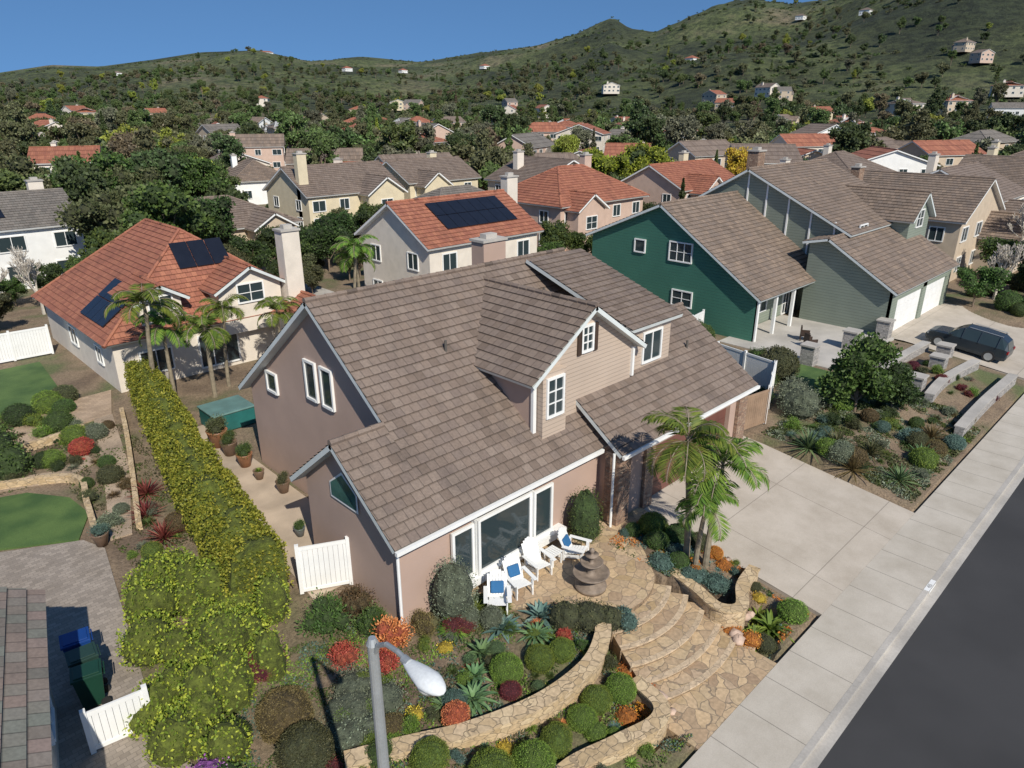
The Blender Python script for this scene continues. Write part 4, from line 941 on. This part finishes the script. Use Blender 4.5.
f=MB(); f.lathe([(0,0),(.5,0),(.52,.12),(.38,.16),(.22,.3),(.16,.4),(.3,.46),(.55,.52),(.6,.6),(.56,.6),(.3,.54),(.12,.54),(.1,.8),(.14,.85),(.34,.92),(.38,.99),(.34,.99),(.1,.94),(.07,.96),(.06,1.15),(.2,1.2),(.22,1.26),(.05,1.24),(.05,1.32),(.09,1.38),(.06,1.46),(0,1.5)],28)
f.obj('tiered_fountain',[mat('fountain_stone',(.22,.17,.13),.7,.25,4)],loc=(15.1,11.75,0),smooth=True)
def pot(x,y,s,lf,z=0,kind=L1):
    H=empty('potted_plant',(x,y,z)); m=MB(); m.lathe([(0,0),(.18*s,0),(.28*s,.45*s),(.3*s,.5*s),(.25*s,.5*s),(.24*s,.44*s),(0,.44*s)],16); m.obj('pot',[mat('glazed_pot',random.choice(((.2,.13,.09),(.14,.16,.17),(.3,.14,.07))),.4,.3)],H,smooth=True)
    inst('foliage',random.choice(kind),(0,0,.42*s),0,.42*s,H,{0:lf})
pot(18.2,14.6,1.2,F_AG,kind=TF); pot(10.9,27.5,1.2,F_MG); pot(11.0,24.3,1,F_OL); pot(10.9,29,1.3,F_MG); pot(4.6,25.4,1,F_BG); pot(17.0,15.0,1,F_MG); pot(10.8,26,.8,F_LG,kind=TF); pot(10.9,30.2,1.6,F_OL); pot(9.9,21,.7,F_MG)
def panel_fence(name,p,q,h,mt=WHITE,z=0):
    p=Vector((p[0],p[1],0));q=Vector((q[0],q[1],0));L=(q-p).length;a=atan2((q-p).y,(q-p).x); m=MB(); n=max(1,round(L/.15))
    for i in range(n): m.box(L*i/n+.004,L*(i+1)/n-.004,-.012,.012,.08,h-.1)
    m.box(0,L,-.03,.03,h-.12,h); m.box(0,L,-.03,.03,.05,.16)
    k=max(1,round(L/2))
    for i in range(k+1): m.box(L*i/k-.06,L*i/k+.06,-.06,.06,0,h+.1)
    return m.obj(name,[mt],loc=(p.x,p.y,z),rot=(0,0,a))
panel_fence('white_gate',(8.3,18.0),(9.68,17.3),1.7)
panel_fence('white_gate',(1.7,16.1),(3.0,15.9),1.2)
panel_fence('vinyl_fence',(31.0,13.9),(34.6,15.4),1.9); panel_fence('vinyl_fence',(34.6,15.4),(36.0,23),1.9); panel_fence('vinyl_fence',(36,23),(41,23.6),1.8)
panel_fence('wood_gate',(28.4,14.4),(31,13.9),1.8,mat('wood_gate_paint',(.3,.2,.13),.7))
panel_fence('vinyl_fence',(1,50.5),(9,50.2),1.8); panel_fence('vinyl_fence',(22,41),(30,41),1.8); panel_fence('vinyl_fence',(22,35),(23,41),1.8)
slab('concrete_pad',[(23,42),(30,42),(30,58),(23,58)],-.2,.02,KERB)
m=MB(); m.box(-1,1,-.9,.9,0,.85,0); m.box(-1.05,1.05,-.95,.95,.85,.95,1); m.obj('hot_tub',[mat('teal_panel',(.02,.13,.12),.5),mat('tub_cover',(.12,.22,.2),.6)],loc=(12.3,32.3,0),bevel=.04)
def bin_(x,y,col,rz):
    H=empty('wheeled_bin',(x,y,0),rz); m=MB()
    V=[(-.22,-.24,.06),(.22,-.24,.06),(.22,.24,.06),(-.22,.24,.06),(-.28,-.33,1.0),(.28,-.33,1.0),(.28,.33,1.0),(-.28,.33,1.0)]
    for q in((0,3,2,1),(4,5,6,7),(0,1,5,4),(1,2,6,5),(2,3,7,6),(3,0,4,7)): m.face([V[i] for i in q])
    m.box(-.31,.31,-.37,.34,1.0,1.07); m.box(-.25,.25,-.3,.28,1.07,1.1); m.cyl((-.25,.38,.98),(.25,.38,.98),.02,.02,8)
    m.obj('body',[mat('bin_plastic',col,.5,.08)],H,bevel=.02)
    w=MB()
    for s in(-1,1): w.cyl((s*.24-.03,.27,.12),(s*.24+.03,.27,.12),.12,.12,14)
    w.obj('wheels',[mat('bin_rubber',(.02,.02,.02),.7)],H)
bin_(2.35,19.3,(.008,.05,.22),radians(-100)); bin_(2.3,18.5,(.02,.05,.04),radians(-96)); bin_(2.2,17.75,(.01,.05,.03),radians(-103))
# street lamp
H=empty('street_lamp',(4.0,6.75,-.9)); m=MB(); m.cyl((0,0,0),(0,0,.35),.17,.15,14); m.cyl((0,0,.35),(0,0,8.65),.115,.075,14); m.cyl((0,0,8.65),(0,0,8.75),.09,.05,12)
pp=[Vector((0,0,8.45)),Vector((0,-.15,8.72)),Vector((0,-.35,8.86)),Vector((0,-.6,8.9)),Vector((0,-.8,8.88))]
for a,b in zip(pp,pp[1:]): m.cyl(a,b,.035,.035,8)
m.obj('pole_and_arm',[METAL],H)
m=MB(); V,F=sph((0,0,0),(.17,.42,.11),20,14,0)
for i,v in enumerate(V):
    t=(v[1]+.42)/.84; k=.45+.75*(1-t) if t>.35 else 1.0; V[i][0]*=min(1,k); V[i][2]*=min(1,k)
m.v=[tuple(v) for v in V]; m.f=F; m.m=[0]*len(F); m.u=[None]*len(F)
m.obj('lamp_head',[mat('lamp_head_paint',(.72,.74,.74),.35,.04)],H,loc=(0,-1.1,8.86),smooth=True)
m=MB(); m.cyl((0,-.72,8.87),(0,-.84,8.87),.06,.06,12); m.obj('collar',[METAL],H)
m=MB(); m.lathe([(0,-.16),(.09,-.14),(.13,-.06),(.13,0)],16); m.obj('lens',[mat('lamp_lens',(.6,.6,.55),.2)],H,loc=(0,-1.2,8.82),smooth=True)
def suv(x,y,rz,col,z=-.4,tilt=0):
    H=empty('parked_car',(x,y,z)); H.rotation_euler=(tilt,0,rz); m=MB()
    st=[(-2.38,.80,.45,.80,.82,.70),(-2.32,.88,.32,.98,1.0,.78),(-2.15,.92,.28,1.02,1.42,.66),(-1.75,.94,.27,1.02,1.66,.66),(-.7,.95,.26,1.01,1.72,.67),(.25,.95,.26,1.0,1.68,.66),(.62,.95,.26,1.0,1.5,.70),(1.15,.94,.27,.99,1.06,.84),(1.9,.92,.28,.93,.96,.80),(2.25,.86,.32,.82,.86,.74),(2.4,.76,.42,.66,.68,.66)]
    rings=[]
    for yy,hw,zb,zbelt,zr,rw in st: rings.append([(-hw*.92,yy,zb),(-hw,yy,zb+.22),(-hw*.985,yy,zbelt),(-rw,yy,zr-.04),(-rw*.8,yy,zr),(rw*.8,yy,zr),(rw,yy,zr-.04),(hw*.985,yy,zbelt),(hw,yy,zb+.22),(hw*.92,yy,zb)])
    for i in range(len(st)-1):
        a,b=rings[i],rings[i+1]
        for j in range(9):
            g=0
            if j in(2,6) and 2<=i<=6: g=1
            if j in(3,4,5) and i==6: g=1
            if j==4 and i==1: g=1
            m.face([a[j],a[j+1],b[j+1],b[j]],g)
    m.face(rings[0],0); m.face(rings[-1],0)
    for yy in(-1.7,-.65,.3):
        for s in(-1,1): m.cyl((s*.955,yy,1.0),(s*.675,yy,1.66),.035,.035,6,0)
    for s in(-1,1):
        m.box(s*.93-.12 if s<0 else .93,s*.93 if s<0 else .93+.12,.85,1.0,1.0,1.14,0)
        m.box(s*.7-.16,s*.7+.16,2.2,2.33,.66,.78,2); m.box(s*.76-.12,s*.76+.12,-2.4,-2.3,.78,.94,3)
        m.cyl((s*.6,-1.8,1.72),(s*.6,.1,1.74),.02,.02,6,2)
    m.obj('body',[mat('dark_car_paint',col,.25,.05,metal=.5),GLASS,METAL,mat('tail_lamp',(.3,.01,.01),.3)],H,bevel=.02)
    w=MB()
    for yy in(-1.45,1.5):
        for s in(-1,1):
            w.cyl((s*.70,yy,.36),(s*.965,yy,.36),.36,.36,24,0); w.cyl((s*.96,yy,.36),(s*.975,yy,.36),.24,.24,16,1)
    w.obj('wheels',[mat('tyre_rubber',(.02,.02,.02),.8),METAL],H)
suv(51.9,10.6,0,(.05,.065,.08),z=ramp_z(10.6)-.02,tilt=atan2(.85,7.4))
# ------------------------------------------------------------ camera & light
cam=bpy.data.cameras.new('camera'); co=bpy.data.objects.new('camera',cam); COL.objects.link(co)
co.location=CAM; co.rotation_euler=(radians(90-21.45),0,radians(-44.5)); cam.sensor_width=36; cam.lens=36*710/1024; cam.clip_end=12000; cam.clip_start=.1
scn.camera=co
el=radians(41); sd=Vector((-.34*cos(el),-.94*cos(el),sin(el)))
sl=bpy.data.lights.new('sun','SUN'); sl.energy=5.0; sl.angle=radians(.5); sl.color=(1,.94,.83)
so=bpy.data.objects.new('sun',sl); COL.objects.link(so); so.rotation_euler=sd.to_track_quat('Z','Y').to_euler(); so.location=(0,0,60)
w=bpy.data.worlds.new('World'); scn.world=w; w.use_nodes=True; nt=w.node_tree; bg=nt.nodes['Background']
sk=nt.nodes.new('ShaderNodeTexSky'); sk.sky_type='NISHITA'; sk.sun_disc=False; sk.sun_elevation=el; sk.sun_rotation=atan2(sd.x,sd.y); sk.altitude=300; sk.air_density=1; sk.dust_density=.2; sk.ozone_density=2
tc=nt.nodes.new('ShaderNodeTexCoord'); va=nt.nodes.new('ShaderNodeVectorMath'); va.operation='ADD'; va.inputs[1].default_value=(0,0,.32)
vn=nt.nodes.new('ShaderNodeVectorMath'); vn.operation='NORMALIZE'
nt.links.new(tc.outputs['Generated'],va.inputs[0]); nt.links.new(va.outputs[0],vn.inputs[0]); nt.links.new(vn.outputs[0],sk.inputs[0])
mu=mixc(nt,'MULTIPLY',1); nt.links.new(sk.outputs[0],mu.inputs[6]); mu.inputs[7].default_value=(.6,.84,1.0,1)
nt.links.new(mu.outputs[2],bg.inputs[0]); bg.inputs[1].default_value=.125
scn.view_settings.view_transform='Standard'; scn.view_settings.look='None'; scn.view_settings.exposure=0
